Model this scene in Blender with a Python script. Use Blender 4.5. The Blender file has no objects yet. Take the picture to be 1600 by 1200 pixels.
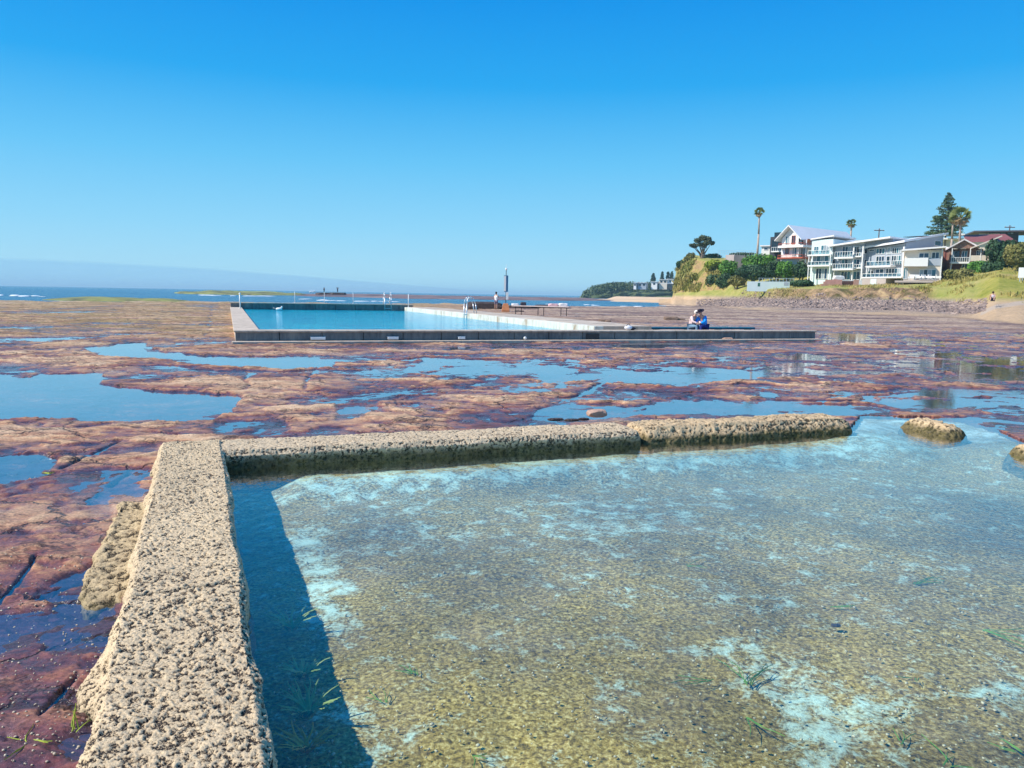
import bpy, bmesh, math, random
import numpy as np
from mathutils import Vector, Matrix
random.seed(7); RNG = np.random.default_rng(11)
rad = math.radians

# ---------------------------------------------------------------- camera, sky, sun, exposure
scene = bpy.context.scene
FPX, PITCH, ROLL, EYE = 1200.0, rad(6.65), rad(1.0), 1.7
AX_F = Vector((0, math.cos(PITCH), -math.sin(PITCH)))
_R0 = Vector((1, 0, 0)); _U0 = Vector((0, math.sin(PITCH), math.cos(PITCH)))
AX_R = _R0 * math.cos(ROLL) + _U0 * math.sin(ROLL)
AX_U = _U0 * math.cos(ROLL) - _R0 * math.sin(ROLL)
cam_d = bpy.data.cameras.new('camera'); cam = bpy.data.objects.new('camera', cam_d)
scene.collection.objects.link(cam); scene.camera = cam
m3 = Matrix((AX_R, AX_U, -AX_F)).transposed()
cam.matrix_world = Matrix.Translation((0, 0, EYE)) @ m3.to_4x4()
cam_d.sensor_width = 36.0; cam_d.lens = 36.0 * FPX / 1600.0
cam_d.clip_start = 0.05; cam_d.clip_end = 60000

SUN_EL = rad(43); SUN_H = Vector((-0.972, -0.235, 0)).normalized()
world = bpy.data.worlds.new('World'); scene.world = world; world.use_nodes = True
wn = world.node_tree; wn.nodes.clear()
sky = wn.nodes.new('ShaderNodeTexSky'); sky.sky_type = 'NISHITA'; sky.sun_disc = False
sky.sun_elevation = SUN_EL; sky.sun_rotation = math.atan2(SUN_H.x, SUN_H.y)
sky.air_density = 1.0; sky.dust_density = 0.3; sky.ozone_density = 2.0; sky.altitude = 0
# the sky texture's own light, graded towards the deep clear blue of the day by elevation
tc = wn.nodes.new('ShaderNodeTexCoord'); sep = wn.nodes.new('ShaderNodeSeparateXYZ'); wn.links.new(tc.outputs['Generated'], sep.inputs[0])
gr = wn.nodes.new('ShaderNodeValToRGB'); els = gr.color_ramp.elements
while len(els) < 7: els.new(.5)
for el, (p_, c_) in zip(els, ((0.0, (.31, .565, .69)), (.02, (.30, .56, .70)), (.08, (.20, .50, .71)), (.16, (.095, .415, .70)), (.25, (.010, .29, .66)), (.34, (.0, .222, .62)), (1.0, (.0, .12, .42)))):
    el.position = p_; el.color = (*c_, 1)
wn.links.new(sep.outputs[2], gr.inputs[0])
mixw = wn.nodes.new('ShaderNodeMix'); mixw.data_type = 'RGBA'; mixw.inputs[0].default_value = .97
scl = wn.nodes.new('ShaderNodeVectorMath'); scl.operation = 'SCALE'; scl.inputs['Scale'].default_value = .12; wn.links.new(sky.outputs[0], scl.inputs[0])
bg = wn.nodes.new('ShaderNodeBackground'); bg.inputs[1].default_value = 1.0
wo = wn.nodes.new('ShaderNodeOutputWorld')
wn.links.new(scl.outputs[0], mixw.inputs[6]); wn.links.new(gr.outputs[0], mixw.inputs[7])
wn.links.new(mixw.outputs[2], bg.inputs[0]); wn.links.new(bg.outputs[0], wo.inputs[0])

sun_d = bpy.data.lights.new('sun', 'SUN'); sun_d.energy = 4.6; sun_d.angle = rad(0.53); sun_d.color = (1.0, 0.93, 0.83)
sun = bpy.data.objects.new('sun', sun_d); scene.collection.objects.link(sun)
S = Vector((SUN_H.x * math.cos(SUN_EL), SUN_H.y * math.cos(SUN_EL), math.sin(SUN_EL)))
sun.rotation_euler = S.to_track_quat('Z', 'Y').to_euler(); sun.location = S * 50
scene.view_settings.view_transform = 'Standard'; scene.view_settings.look = 'None'
scene.view_settings.exposure = 0.45; scene.view_settings.gamma = 1.0
scene.cycles.transparent_max_bounces = 16; scene.cycles.volume_bounces = 0; scene.cycles.max_bounces = 8

# ---------------------------------------------------------------- helpers
def ray(x, y):
    return AX_F + AX_R * ((x - 800) / FPX) + AX_U * ((600 - y) / FPX)
def G(x, y, z=0.0):            # where the line of sight through a pixel meets the level z
    d = ray(x, y); t = (z - EYE) / d.z
    return Vector((d.x * t, d.y * t, z))
def D(x, y, Y):                # ... at distance Y
    d = ray(x, y); t = Y / d.y
    return Vector((d.x * t, Y, EYE + d.z * t))

def tag(o, label=None, cat=None, group=None, kind=None):
    if label: o['label'] = label
    if cat: o['category'] = cat
    if group: o['group'] = group
    if kind: o['kind'] = kind
    return o
def empty(name, loc, rz=0.0, **k):
    o = bpy.data.objects.new(name, None); scene.collection.objects.link(o)
    o.location = loc; o.rotation_euler = (0, 0, rz); o.empty_display_size = 0.2
    return tag(o, **k)
def link_mesh(name, me, mat=None, parent=None, smooth=False, loc=None):
    if mat is not None: me.materials.append(mat)
    if smooth: me.polygons.foreach_set('use_smooth', np.ones(len(me.polygons), bool))
    o = bpy.data.objects.new(name, me); scene.collection.objects.link(o)
    if parent is not None: o.parent = parent
    if loc is not None: o.location = loc
    return o
def np_mesh(name, V, Fq):
    me = bpy.data.meshes.new(name); V = np.asarray(V, np.float32); Fq = np.asarray(Fq, np.int32)
    k = Fq.shape[1]
    me.vertices.add(len(V)); me.vertices.foreach_set('co', V.ravel())
    me.loops.add(Fq.size); me.loops.foreach_set('vertex_index', Fq.ravel())
    me.polygons.add(len(Fq)); me.polygons.foreach_set('loop_start', np.arange(0, Fq.size, k, dtype=np.int32))
    me.update(calc_edges=True); me.validate(); return me
def add_attr(me, name, vals):
    a = me.attributes.new(name, 'FLOAT', 'POINT'); a.data.foreach_set('value', np.asarray(vals, np.float32).ravel())
def grid_faces(nu, nv):
    i = np.arange(nu * nv).reshape(nu, nv)
    return np.stack([i[:-1, :-1], i[1:, :-1], i[1:, 1:], i[:-1, 1:]], -1).reshape(-1, 4)

class MB:                      # collects simple shapes, builds ONE mesh object
    def __init__(s): s.v = []; s.f = []
    def add(s, vs, fs):
        b = len(s.v); s.v += [tuple(v) for v in vs]; s.f += [tuple(b + i for i in f) for f in fs]; return s
    def box(s, x0, x1, y0, y1, z0, z1):
        if x0 > x1: x0, x1 = x1, x0
        if y0 > y1: y0, y1 = y1, y0
        if z0 > z1: z0, z1 = z1, z0
        vs = [(x, y, z) for z in (z0, z1) for x, y in ((x0, y0), (x1, y0), (x1, y1), (x0, y1))]
        return s.add(vs, [(3, 2, 1, 0), (4, 5, 6, 7), (0, 1, 5, 4), (1, 2, 6, 5), (2, 3, 7, 6), (3, 0, 4, 7)])
    def tube(s, p, q, r0, r1=None, n=8, cap=True):
        r1 = r0 if r1 is None else r1; p = Vector(p); q = Vector(q); d = (q - p).normalized()
        a = d.orthogonal().normalized(); b = d.cross(a)
        vs = [c + (a * math.cos(t) + b * math.sin(t)) * r for c, r in ((p, r0), (q, r1)) for t in [2 * math.pi * k / n for k in range(n)]]
        fs = [(k, (k + 1) % n, n + (k + 1) % n, n + k) for k in range(n)]
        if cap: fs += [tuple(range(n - 1, -1, -1)), tuple(range(n, 2 * n))]
        return s.add(vs, fs)
    def path(s, pts, rs, n=8):
        for k in range(len(pts) - 1): s.tube(pts[k], pts[k + 1], rs[k], rs[k + 1], n)
        return s
    def prism(s, poly, d):      # poly: list of 3-D points, extruded by the vector d
        n = len(poly); d = Vector(d); vs = [Vector(p) for p in poly] + [Vector(p) + d for p in poly]
        fs = [tuple(range(n - 1, -1, -1)), tuple(range(n, 2 * n))] + [(k, (k + 1) % n, n + (k + 1) % n, n + k) for k in range(n)]
        return s.add(vs, fs)
    def ball(s, c, rx, ry, rz, nu=12, nv=8):
        vs = []; fs = []
        for j in range(nv + 1):
            t = math.pi * j / nv
            for i in range(nu):
                a = 2 * math.pi * i / nu
                vs.append((c[0] + rx * math.sin(t) * math.cos(a), c[1] + ry * math.sin(t) * math.sin(a), c[2] + rz * math.cos(t)))
        for j in range(nv):
            for i in range(nu):
                fs.append((j * nu + i, (j + 1) * nu + i, (j + 1) * nu + (i + 1) % nu, j * nu + (i + 1) % nu))
        return s.add(vs, fs)
    def build(s, name, mat, parent=None, smooth=False, bevel=0, loc=None):
        me = bpy.data.meshes.new(name); me.from_pydata(s.v, [], s.f)
        bm = bmesh.new(); bm.from_mesh(me)
        bmesh.ops.recalc_face_normals(bm, faces=bm.faces[:])
        bm.to_mesh(me); bm.free()
        o = link_mesh(name, me, mat, parent, smooth, loc)
        if bevel:
            b = o.modifiers.new('bevel', 'BEVEL'); b.width = bevel; b.segments = 2; b.limit_method = 'ANGLE'
        return o

# ---- noise
def _h(ix, iy, iz, seed):
    n = (ix * 374761393 + iy * 668265263 + iz * 2147483647 + seed * 1274126177) & 0xffffffff
    n = ((n ^ (n >> 13)) * 1274126177) & 0xffffffff
    n = ((n ^ (n >> 16)) * 2246822519) & 0xffffffff
    return ((n ^ (n >> 15)) & 0xffffff) / float(0xffffff)
def vnoise(x, y, z=None, seed=0):
    x = np.asarray(x, float); y = np.asarray(y, float); z = np.zeros_like(x) if z is None else np.asarray(z, float)
    xi = np.floor(x).astype(np.int64); yi = np.floor(y).astype(np.int64); zi = np.floor(z).astype(np.int64)
    fx, fy, fz = x - xi, y - yi, z - zi
    fx = fx ** 3 * (fx * (fx * 6 - 15) + 10); fy = fy ** 3 * (fy * (fy * 6 - 15) + 10); fz = fz ** 3 * (fz * (fz * 6 - 15) + 10)
    flat = not np.any(fz)
    def c(dz):
        a = _h(xi, yi, zi + dz, seed); b = _h(xi + 1, yi, zi + dz, seed); e = _h(xi, yi + 1, zi + dz, seed); g = _h(xi + 1, yi + 1, zi + dz, seed)
        return (a * (1 - fx) + b * fx) * (1 - fy) + (e * (1 - fx) + g * fx) * fy
    r = c(0)
    if not flat: r = r * (1 - fz) + c(1) * fz
    return r * 2 - 1
def fbm(x, y, z=None, oct=4, seed=0, gain=0.5):
    a = 1.0; s = 0; t = 0; f = 1.0
    for k in range(oct):
        s = s + a * vnoise(x * f, y * f, None if z is None else z * f, seed + k * 17); t += a; a *= gain; f *= 2.03
    return s / t
def worley(x, y, z, seed=0):
    xi = np.floor(x).astype(np.int64); yi = np.floor(y).astype(np.int64); zi = np.floor(z).astype(np.int64)
    d1 = np.full(x.shape, 9.0); idv = np.zeros(x.shape)
    for a in (-1, 0, 1):
        for b in (-1, 0, 1):
            for c in (-1, 0, 1):
                X, Y, Z = xi + a, yi + b, zi + c
                px = X + _h(X, Y, Z, seed); py = Y + _h(X, Y, Z, seed + 1); pz = Z + _h(X, Y, Z, seed + 2)
                d = (px - x) ** 2 + (py - y) ** 2 + (pz - z) ** 2
                m = d < d1; d1 = np.where(m, d, d1); idv = np.where(m, _h(X, Y, Z, seed + 5), idv)
    return np.sqrt(d1), idv
def sstep(a, b, x):
    t = np.clip((x - a) / (b - a), 0, 1); return t * t * (3 - 2 * t)
def poly_sd(P, x, y):          # signed distance to a polygon, positive inside
    P = np.asarray(P, float); d = np.full(x.shape, 1e9); ins = np.zeros(x.shape, bool)
    for k in range(len(P)):
        ax, ay = P[k]; bx, by = P[(k + 1) % len(P)]
        ex, ey = bx - ax, by - ay; t = np.clip(((x - ax) * ex + (y - ay) * ey) / (ex * ex + ey * ey + 1e-12), 0, 1)
        d = np.minimum(d, (x - ax - t * ex) ** 2 + (y - ay - t * ey) ** 2)
        ins ^= ((ay > y) != (by > y)) & (x < (bx - ax) * (y - ay) / (by - ay + 1e-12) + ax)
    d = np.sqrt(d); return np.where(ins, d, -d)

# ---- materials
def new_mat(name):
    m = bpy.data.materials.new(name); m.use_nodes = True; n = m.node_tree
    return m, n, n.nodes['Principled BSDF'], n.nodes['Material Output']
def nd(n, t, **k):
    q = n.nodes.new(t)
    for a, b in k.items(): setattr(q, a, b)
    return q
def coords(n, kind='Position'):
    if kind == 'Object': return nd(n, 'ShaderNodeTexCoord').outputs['Object']
    return nd(n, 'ShaderNodeNewGeometry').outputs['Position']
def mapping(n, src, scale=(1, 1, 1), rot=(0, 0, 0)):
    q = nd(n, 'ShaderNodeMapping'); q.inputs['Scale'].default_value = scale; q.inputs['Rotation'].default_value = rot
    n.links.new(src, q.inputs['Vector']); return q.outputs[0]
def noise(n, src, scale, detail=4, rough=0.55, dist=0.0, out='Fac'):
    q = nd(n, 'ShaderNodeTexNoise'); q.inputs['Scale'].default_value = scale; q.inputs['Detail'].default_value = detail
    q.inputs['Roughness'].default_value = rough; q.inputs['Distortion'].default_value = dist
    n.links.new(src, q.inputs['Vector']); return q.outputs[out]
def ramp(n, src, stops, interp='LINEAR'):
    q = nd(n, 'ShaderNodeValToRGB'); e = q.color_ramp.elements; q.color_ramp.interpolation = interp
    while len(e) < len(stops): e.new(0.5)
    for el, (p, c) in zip(e, stops):
        el.position = p; el.color = (c, c, c, 1) if isinstance(c, (int, float)) else (*c, 1)
    n.links.new(src, q.inputs[0]); return q.outputs[0]
def mixc(n, fac, a, b, mode='MIX'):
    q = nd(n, 'ShaderNodeMix', data_type='RGBA', blend_type=mode)
    for s, v in ((0, fac), (6, a), (7, b)):
        if hasattr(v, 'links'): n.links.new(v, q.inputs[s])
        else: q.inputs[s].default_value = v if isinstance(v, (int, float)) else (*v, 1)
    return q.outputs[2]
def mth(n, op, a, b=0.0, clamp=False):
    q = nd(n, 'ShaderNodeMath', operation=op, use_clamp=clamp)
    for s, v in ((0, a), (1, b)):
        if hasattr(v, 'links'): n.links.new(v, q.inputs[s])
        else: q.inputs[s].default_value = v
    return q.outputs[0]
def mrange(n, src, a, b, c=0.0, d=1.0):
    q = nd(n, 'ShaderNodeMapRange'); n.links.new(src, q.inputs[0])
    for k, v in zip((1, 2, 3, 4), (a, b, c, d)): q.inputs[k].default_value = v
    return q.outputs[0]
def bump(n, h, dist, strength=1.0, normal=None):
    q = nd(n, 'ShaderNodeBump'); q.inputs['Distance'].default_value = dist; q.inputs['Strength'].default_value = strength
    n.links.new(h, q.inputs['Height'])
    if normal is not None: n.links.new(normal, q.inputs['Normal'])
    return q.outputs[0]
def paint(name, col, rough=0.6, var=0.12, scale=2.0, metal=0.0, bumpd=0.0, spec=0.3):
    m, n, p, o = new_mat(name); c = coords(n, 'Object')
    f = noise(n, c, scale, 5, 0.6)
    f2 = mrange(n, f, 0.25, 0.75, 1 - var, 1 + var)
    q = nd(n, 'ShaderNodeVectorMath', operation='SCALE'); q.inputs[0].default_value = col; n.links.new(f2, q.inputs['Scale'])
    n.links.new(q.outputs[0], p.inputs['Base Color']); p.inputs['Roughness'].default_value = rough
    p.inputs['Metallic'].default_value = metal; p.inputs['Specular IOR Level'].default_value = spec
    if bumpd: n.links.new(bump(n, noise(n, c, scale * 8, 4), bumpd), p.inputs['Normal'])
    return m
def leafy(name, c0, c1, scale=0.8):
    m, n, p, o = new_mat(name); c = coords(n)
    f = noise(n, c, scale, 4, 0.7)
    n.links.new(ramp(n, f, [(0.3, c0), (0.7, c1)]), p.inputs['Base Color']); p.inputs['Roughness'].default_value = 0.6
    p.inputs['Specular IOR Level'].default_value = 0.2
    return m
# ================================================================ the rock shelf, its pools, the sea
PW = lambda pts, z=0.0: [tuple(G(x, y, z)[:2]) for x, y in pts]
# near pool corner lines (world): left wall runs along LV, back wall along BU
C_IN = Vector((-2.72, 7.15)); LV = Vector((0.377, -0.926)).normalized(); BU = Vector((0.941, 0.338)).normalized()
END_IN = C_IN + BU * 7.8
POOL = [tuple(C_IN - LV * 0.2 - BU * 0.2), tuple(C_IN + LV * 8 - BU * 0.2), (14, -4), (30, 4)] + PW([(1750, 690), (1600, 690), (1560, 672), (1500, 655), (1470, 652), (1400, 651), (1345, 649)]) + [tuple(END_IN + Vector((-.34, .94)) * 0.35)]
# far ocean pool frame
FO = Vector((-8.79, 24.3)); FU = Vector((0.938, 0.347)); FV = Vector((-0.347, 0.938))
def fp(s, t): return FO + FU * s + FV * t
FARPOOL = [tuple(fp(.2, .2)), tuple(fp(15, .2)), tuple(fp(15, 35.0)), tuple(fp(.2, 35.0))]

PUDDLES = [
 [(-500, 560), (-100, 590), (0, 592), (60, 583), (150, 585), (160, 600), (240, 608), (330, 615), (378, 620), (370, 632), (350, 645), (320, 657), (260, 661), (180, 660), (130, 662), (115, 655), (0, 658), (-500, 690)],
 [(130, 543), (225, 536), (250, 550), (330, 558), (480, 556), (541, 569), (530, 575), (440, 579), (350, 575), (250, 562), (160, 556)],
 [(318, 670), (340, 655), (420, 650), (470, 672), (400, 682), (335, 680)],
 [(665, 561), (725, 558), (800, 569), (819, 576), (792, 580), (770, 572), (710, 572), (680, 582), (642, 580), (657, 569)],
 [(822, 561), (912, 557), (1002, 557), (1002, 567), (950, 566), (875, 570), (905, 578), (897, 592), (875, 601), (845, 600), (841, 587), (822, 580), (811, 570)],
 [(909, 588), (987, 577), (1081, 592), (1100, 600), (1025, 600), (957, 597)],
 [(811, 657), (849, 636), (897, 621), (924, 608), (946, 621), (894, 633), (931, 638), (999, 640), (1044, 632), (1100, 628), (1240, 634), (1330, 640), (1340, 652), (1240, 640), (1020, 650), (950, 652), (900, 656)],
 [(522, 627), (590, 629), (575, 642), (549, 655), (522, 659), (534, 648)],
 [(616, 632), (657, 629), (710, 642), (702, 649), (672, 644), (612, 640)],
 [(564, 655), (620, 659), (616, 666), (575, 664)], [(845, 588), (890, 586), (880, 600), (850, 598)],
 [(20, 485), (190, 478), (200, 484), (120, 490), (10, 492)], [(0, 528), (110, 527), (200, 519), (240, 522), (140, 532), (0, 534)],
 [(40, 548), (80, 547), (60, 556), (20, 556)], [(340, 470), (270, 474), (300, 480), (345, 482)],
 [(55, 930), (110, 895), (150, 880), (185, 905), (175, 960), (120, 965), (80, 950)],
 [(110, 790), (165, 775), (195, 795), (185, 815), (130, 820)], [(0, 715), (60, 708), (95, 720), (60, 745), (0, 752), (-120, 760)],
 [(100, 700), (180, 690), (235, 695), (240, 705), (180, 712), (120, 716)], [(140, 760), (200, 745), (228, 755), (215, 775), (160, 768)],
 [(1130, 612), (1170, 606), (1215, 614), (1200, 622), (1150, 620)],
 [(1290, 520), (1340, 521), (1360, 532), (1290, 534)], [(1400, 528), (1460, 530), (1465, 540), (1400, 538)],
 [(1370, 545), (1400, 542), (1500, 550), (1490, 560), (1400, 556)],
 [(1480, 570), (1560, 574), (1620, 585), (1610, 598), (1560, 592), (1500, 584)],
 [(470, 541), (700, 540), (1090, 534), (1112, 539), (1000, 545), (700, 548), (480, 547)], [(1200, 556), (1260, 552), (1300, 557), (1290, 562), (1230, 562)],
 [(700, 600), (760, 596), (790, 602), (760, 610), (710, 609)],
]
def reef_height(X, Y):
    r = np.hypot(X, Y)
    wx = X + .35 * fbm(X * .9, Y * .9, oct=4, seed=3) * np.clip(r / 8, .35, 3); wy = Y + .5 * fbm(X * .9, Y * .9, oct=4, seed=9) * np.clip(r / 6, .35, 4)
    # domains turned so that the beds run away to the right
    ca, sa = math.cos(rad(-14)), math.sin(rad(-14)); u = ca * wx - sa * wy; v = sa * wx + ca * wy
    big = fbm(u * .16, v * .30, oct=4, seed=21); mid = fbm(u * .7, v * 1.5, oct=7, seed=31, gain=.6)
    fine = fbm(X * 6, Y * 6, oct=4, seed=41)
    h = .030 + .045 * big + .060 * mid
    right = sstep(0, 16, X - .0 * Y) * sstep(8, 14, Y)             # the wet right-hand part
    ribs = fbm(u * .35, v * 1.9, oct=6, seed=77, gain=.6)
    rb = right * (1 - sstep(38, 60, Y))
    h = h * (1 - .7 * rb) + rb * (.075 * ribs + .006)
    midw = sstep(10, 13, Y) * (1 - sstep(20, 24, Y)) * sstep(-6, 0, X)
    h -= .024 * midw; h += .058 * midw * fbm(u * .5, v * 2.6, oct=6, seed=131, gain=.62)
    h += .02 * sstep(26, 40, Y) * (1 - rb)
    h += .05 * sstep(70, 100, Y) * sstep(-10, 20, X)
    # beds: little ledges, crisp on one side
    q = h / .022; st = (np.floor(q) + sstep(.72, 1.0, q - np.floor(q))) * .022
    h = h * .35 + st * .65
    h += .012 * fine * np.clip(1.3 - r / 20, .3, 1)
    h += .003 * fbm(X * 28, Y * 28, oct=3, seed=51) * np.clip(1 - r / 9, 0, 1)
    # joints
    for (a, b, w, dp) in JOINTS:
        a = np.array(a); b = np.array(b); e = b - a; t = np.clip(((wx * .25 + X * .75 - a[0]) * e[0] + (wy * .25 + Y * .75 - a[1]) * e[1]) / (e @ e), 0, 1)
        d = np.hypot(wx * .25 + X * .75 - a[0] - t * e[0], wy * .25 + Y * .75 - a[1] - t * e[1])
        h -= dp * np.exp(-(d / w) ** 2)
    for k, P in enumerate(PUDDLES):
        W = PW(P); xs = [p[0] for p in W]; ys = [p[1] for p in W]; m = (X > min(xs) - 3) & (X < max(xs) + 3) & (Y > min(ys) - 3) & (Y < max(ys) + 3)
        if not m.any(): continue
        rr = r[m]; jit = .028 * rr * fbm(X[m] * 14 / (2 + rr * .5), Y[m] * 9 / (2 + rr * .5), oct=6, seed=90 + k, gain=.62)
        sd = poly_sd(W, X[m], Y[m]) + jit; w = .006 + .002 * rr
        dp_ = np.clip(sd / (.06 * rr), 0, 1); a = sstep(-w, w * 2.5, sd)
        hm = h[m];  big_ = k in (0, 1, 17); h[m] = hm - a * ((.030 + .05 * dp_) if big_ else (.019 + .010 * dp_)) - a * (.35 if big_ else .1) * np.maximum(hm - .02, 0)
    # low ground by the near left wall
    lo = sstep(5.2, 3.0, Y) * sstep(.5, -1.0, X)
    h -= .028 * lo
    h = np.where(poly_sd(POOL, X, Y) > 0.02, -.6, h)
    h = np.where(poly_sd(FARPOOL, X, Y) > 0, -1.6, h)
    # the seaward edge of the shelf
    th = np.degrees(np.arctan2(X, Y)); edge = np.interp(th, [-65, -34, -28, -22, -16, -10, -5, 0, 5, 10, 14, 24, 65], [70, 92, 98, 106, 100, 100, 122, 118, 113, 124, 150, 150, 150])
    edge = edge + 4 * fbm(X * .12, Y * .12, oct=4, seed=61)
    over = sstep(-2.5, 1.0, r - edge)
    rim = sstep(-14, -3, r - edge) * (1 - over)
    h = h + rim * (.10 + .22 * np.clip(fbm(X * .16, Y * .3, oct=3, seed=62), -.2, 1))
    return h * (1 - over) - 1.2 * over
JOINTS = [(PW([(90, 738)])[0], PW([(190, 690)])[0], .02, .05), (PW([(60, 868)])[0], PW([(0, 945)])[0], .012, .05), (PW([(130, 900)])[0], PW([(60, 935)])[0], .02, .04),
          (PW([(880, 625)])[0], PW([(960, 596)])[0], .05, .07), (PW([(960, 596)])[0], PW([(1060, 572)])[0], .06, .04), (PW([(330, 480)])[0], PW([(328, 530)])[0], .06, .03),
          (PW([(380, 612)])[0], PW([(390, 560)])[0], .05, .03), (PW([(60, 1120)])[0], PW([(120, 1060)])[0], .012, .03), (PW([(480, 610)])[0], PW([(500, 560)])[0], .04, .03),
          (PW([(170, 760)])[0], PW([(200, 740)])[0], .02, .05), (PW([(600, 620)])[0], PW([(700, 590)])[0], .04, .025)]

rs = [1.0]
while rs[-1] < 158: rs.append(rs[-1] + .007 + .0036 * rs[-1])
rs = np.array(rs); th = np.radians(np.arange(-62, 62.01, .125))
Rg, Tg = np.meshgrid(rs, th, indexing='ij'); Xg = Rg * np.sin(Tg); Yg = Rg * np.cos(Tg)
Zg = reef_height(Xg.ravel(), Yg.ravel())
Fg = grid_faces(len(rs), len(th)); zf = Zg[Fg].max(1); Fg = Fg[zf > -.55]       # nothing is laid under the pools
V = np.stack([Xg.ravel(), Yg.ravel(), Zg], 1)
used = np.unique(Fg); remap = np.zeros(len(V), np.int64); remap[used] = np.arange(len(used))
reef_me = np_mesh('rock_shelf', V[used], remap[Fg])
reef_me.polygons.foreach_set('use_smooth', np.ones(len(reef_me.polygons), bool))

def reef_material():
    m, n, p, o = new_mat('wet_sandstone'); L = n.links.new; c = coords(n)
    sx = nd(n, 'ShaderNodeSeparateXYZ'); L(c, sx.inputs[0])
    z = sx.outputs[2]
    n1 = noise(n, c, .55, 5, .62, .6); n2 = noise(n, c, 5.0, 8, .72, .4); n3 = noise(n, c, 46, 6, .7); n4 = noise(n, mapping(n, c, (.35, 1.3, 1), (0, 0, rad(14))), 1.1, 6, .7, .8)
    hgt = mrange(n, z, -.005, .085)
    t = mth(n, 'ADD', hgt, mth(n, 'MULTIPLY', mth(n, 'SUBTRACT', n1, .5), 1.5)); t = mth(n, 'ADD', t, mth(n, 'MULTIPLY', mth(n, 'SUBTRACT', n2, .5), 1.1))
    col = ramp(n, t, [(0.0, (.075, .045, .065)), (.12, (.16, .065, .068)), (.24, (.29, .115, .075)), (.38, (.44, .225, .12)), (.58, (.58, .365, .21)), (.9, (.66, .47, .30))])
    red = ramp(n, n4, [(.50, 0.0), (.66, 1.0)])
    col = mixc(n, mth(n, 'MULTIPLY', red, .72), col, (.22, .068, .055))
    gy = ramp(n, noise(n, mapping(n, c, (.5, 1, 1)), 2.2, 6, .75), [(.52, 0.0), (.68, 1.0)])
    col = mixc(n, mth(n, 'MULTIPLY', gy, .35), col, (.20, .17, .19))
    # ochre weed on the far left part
    wx = mth(n, 'MULTIPLY', mrange(n, sx.outputs[0], 2, -12), mrange(n, sx.outputs[1], 20, 30))
    wd = ramp(n, noise(n, mapping(n, c, (.35, 1, 1)), .5, 6, .75), [(.40, 0.0), (.56, 1.0)])
    wcol = ramp(n, n2, [(.3, (.16, .10, .035)), (.6, (.34, .24, .07)), (.8, (.30, .30, .08))])
    col = mixc(n, mth(n, 'MULTIPLY', mth(n, 'MULTIPLY', wx, wd), .75), col, wcol)
    # far right: pale dry shelf
    fr = mth(n, 'MULTIPLY', mrange(n, sx.outputs[1], 34, 60), mrange(n, sx.outputs[0], -8, 6))
    frc = ramp(n, noise(n, mapping(n, c, (.07, .32, 1), (0, 0, rad(-12))), .9, 8, .72), [(.38, (.07, .045, .05)), (.46, (.24, .15, .13)), (.52, (.44, .31, .22)), (.60, (.60, .45, .31))])
    col = mixc(n, mth(n, 'MULTIPLY', fr, .85), col, frc)
    # thin dark lines where one bed ends on another
    for sc_, st_, wd_ in ((.9, (.35, 1.2, 1), .012), (2.6, (.4, 1.1, 1), .016), (5.5, (.5, 1.1, 1), .018)):
        ln = noise(n, mapping(n, c, st_, (0, 0, rad(10))), sc_, 5, .6, .5); dl = mth(n, 'ABSOLUTE', mth(n, 'SUBTRACT', ln, .5)); lm = ramp(n, dl, [(0.0, 1.0), (wd_, 0.0)])
        lm = mth(n, 'MULTIPLY', lm, ramp(n, noise(n, c, 1.3, 2), [(.40, 0.0), (.5, 1.0)])); col = mixc(n, mth(n, 'MULTIPLY', lm, .85), col, (.045, .025, .025))
    # green tufts
    gr = ramp(n, noise(n, c, 1.4, 7, .8), [(.66, 0.0), (.72, 1.0)]); col = mixc(n, mth(n, 'MULTIPLY', gr, .6), col, (.22, .26, .05))
    # hairline cracks
    v = nd(n, 'ShaderNodeTexVoronoi', feature='DISTANCE_TO_EDGE'); v.inputs['Scale'].default_value = .8
    dm = nd(n, 'ShaderNodeVectorMath', operation='ADD'); L(mapping(n, c, (1, 1.4, 0)), dm.inputs[0])
    sc = nd(n, 'ShaderNodeVectorMath', operation='SCALE'); sc.inputs['Scale'].default_value = .9; L(noise(n, c, 1.6, 5, .65, 0, 'Color'), sc.inputs[0]); L(sc.outputs[0], dm.inputs[1]); L(dm.outputs[0], v.inputs['Vector'])
    ck = ramp(n, v.outputs['Distance'], [(0.0, 1.0), (.03, 0.0)])
    ckm = mth(n, 'MULTIPLY', ck, ramp(n, noise(n, c, .9, 3), [(.36, 0.0), (.48, 1.0)]))
    col = mixc(n, mth(n, 'MULTIPLY', ckm, .8), col, (.03, .02, .02))
    # shell grit and speckle
    g2 = ramp(n, n3, [(.33, .55), (.55, 1.05), (.72, 1.5)]); col = mixc(n, 1.0, col, g2, 'MULTIPLY')
    grit = ramp(n, noise(n, c, 30, 3, .6), [(.70, 0.0), (.76, 1.0)]); col = mixc(n, mth(n, 'MULTIPLY', grit, .7), col, (.55, .47, .38))
    L(col, p.inputs['Base Color'])
    wet = mth(n, 'ADD', mrange(n, z, .004, .05), mth(n, 'MULTIPLY', mth(n, 'SUBTRACT', n2, .5), 1.6), True)
    L(mrange(n, wet, 0, 1, .16, .85), p.inputs['Roughness']); p.inputs['IOR'].default_value = 1.35
    b1 = bump(n, n2, .016, .8); b2 = bump(n, n3, .004, .9, b1); b3 = bump(n, mth(n, 'SUBTRACT', 1.0, ckm), .012, 1.0, b2)
    L(b3, p.inputs['Normal'])
    return m
REEF = reef_material()
reef = tag(link_mesh('rock_shelf', reef_me, REEF), 'wet reddish brown sandstone shelf with shallow tide puddles', kind='structure')

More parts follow.
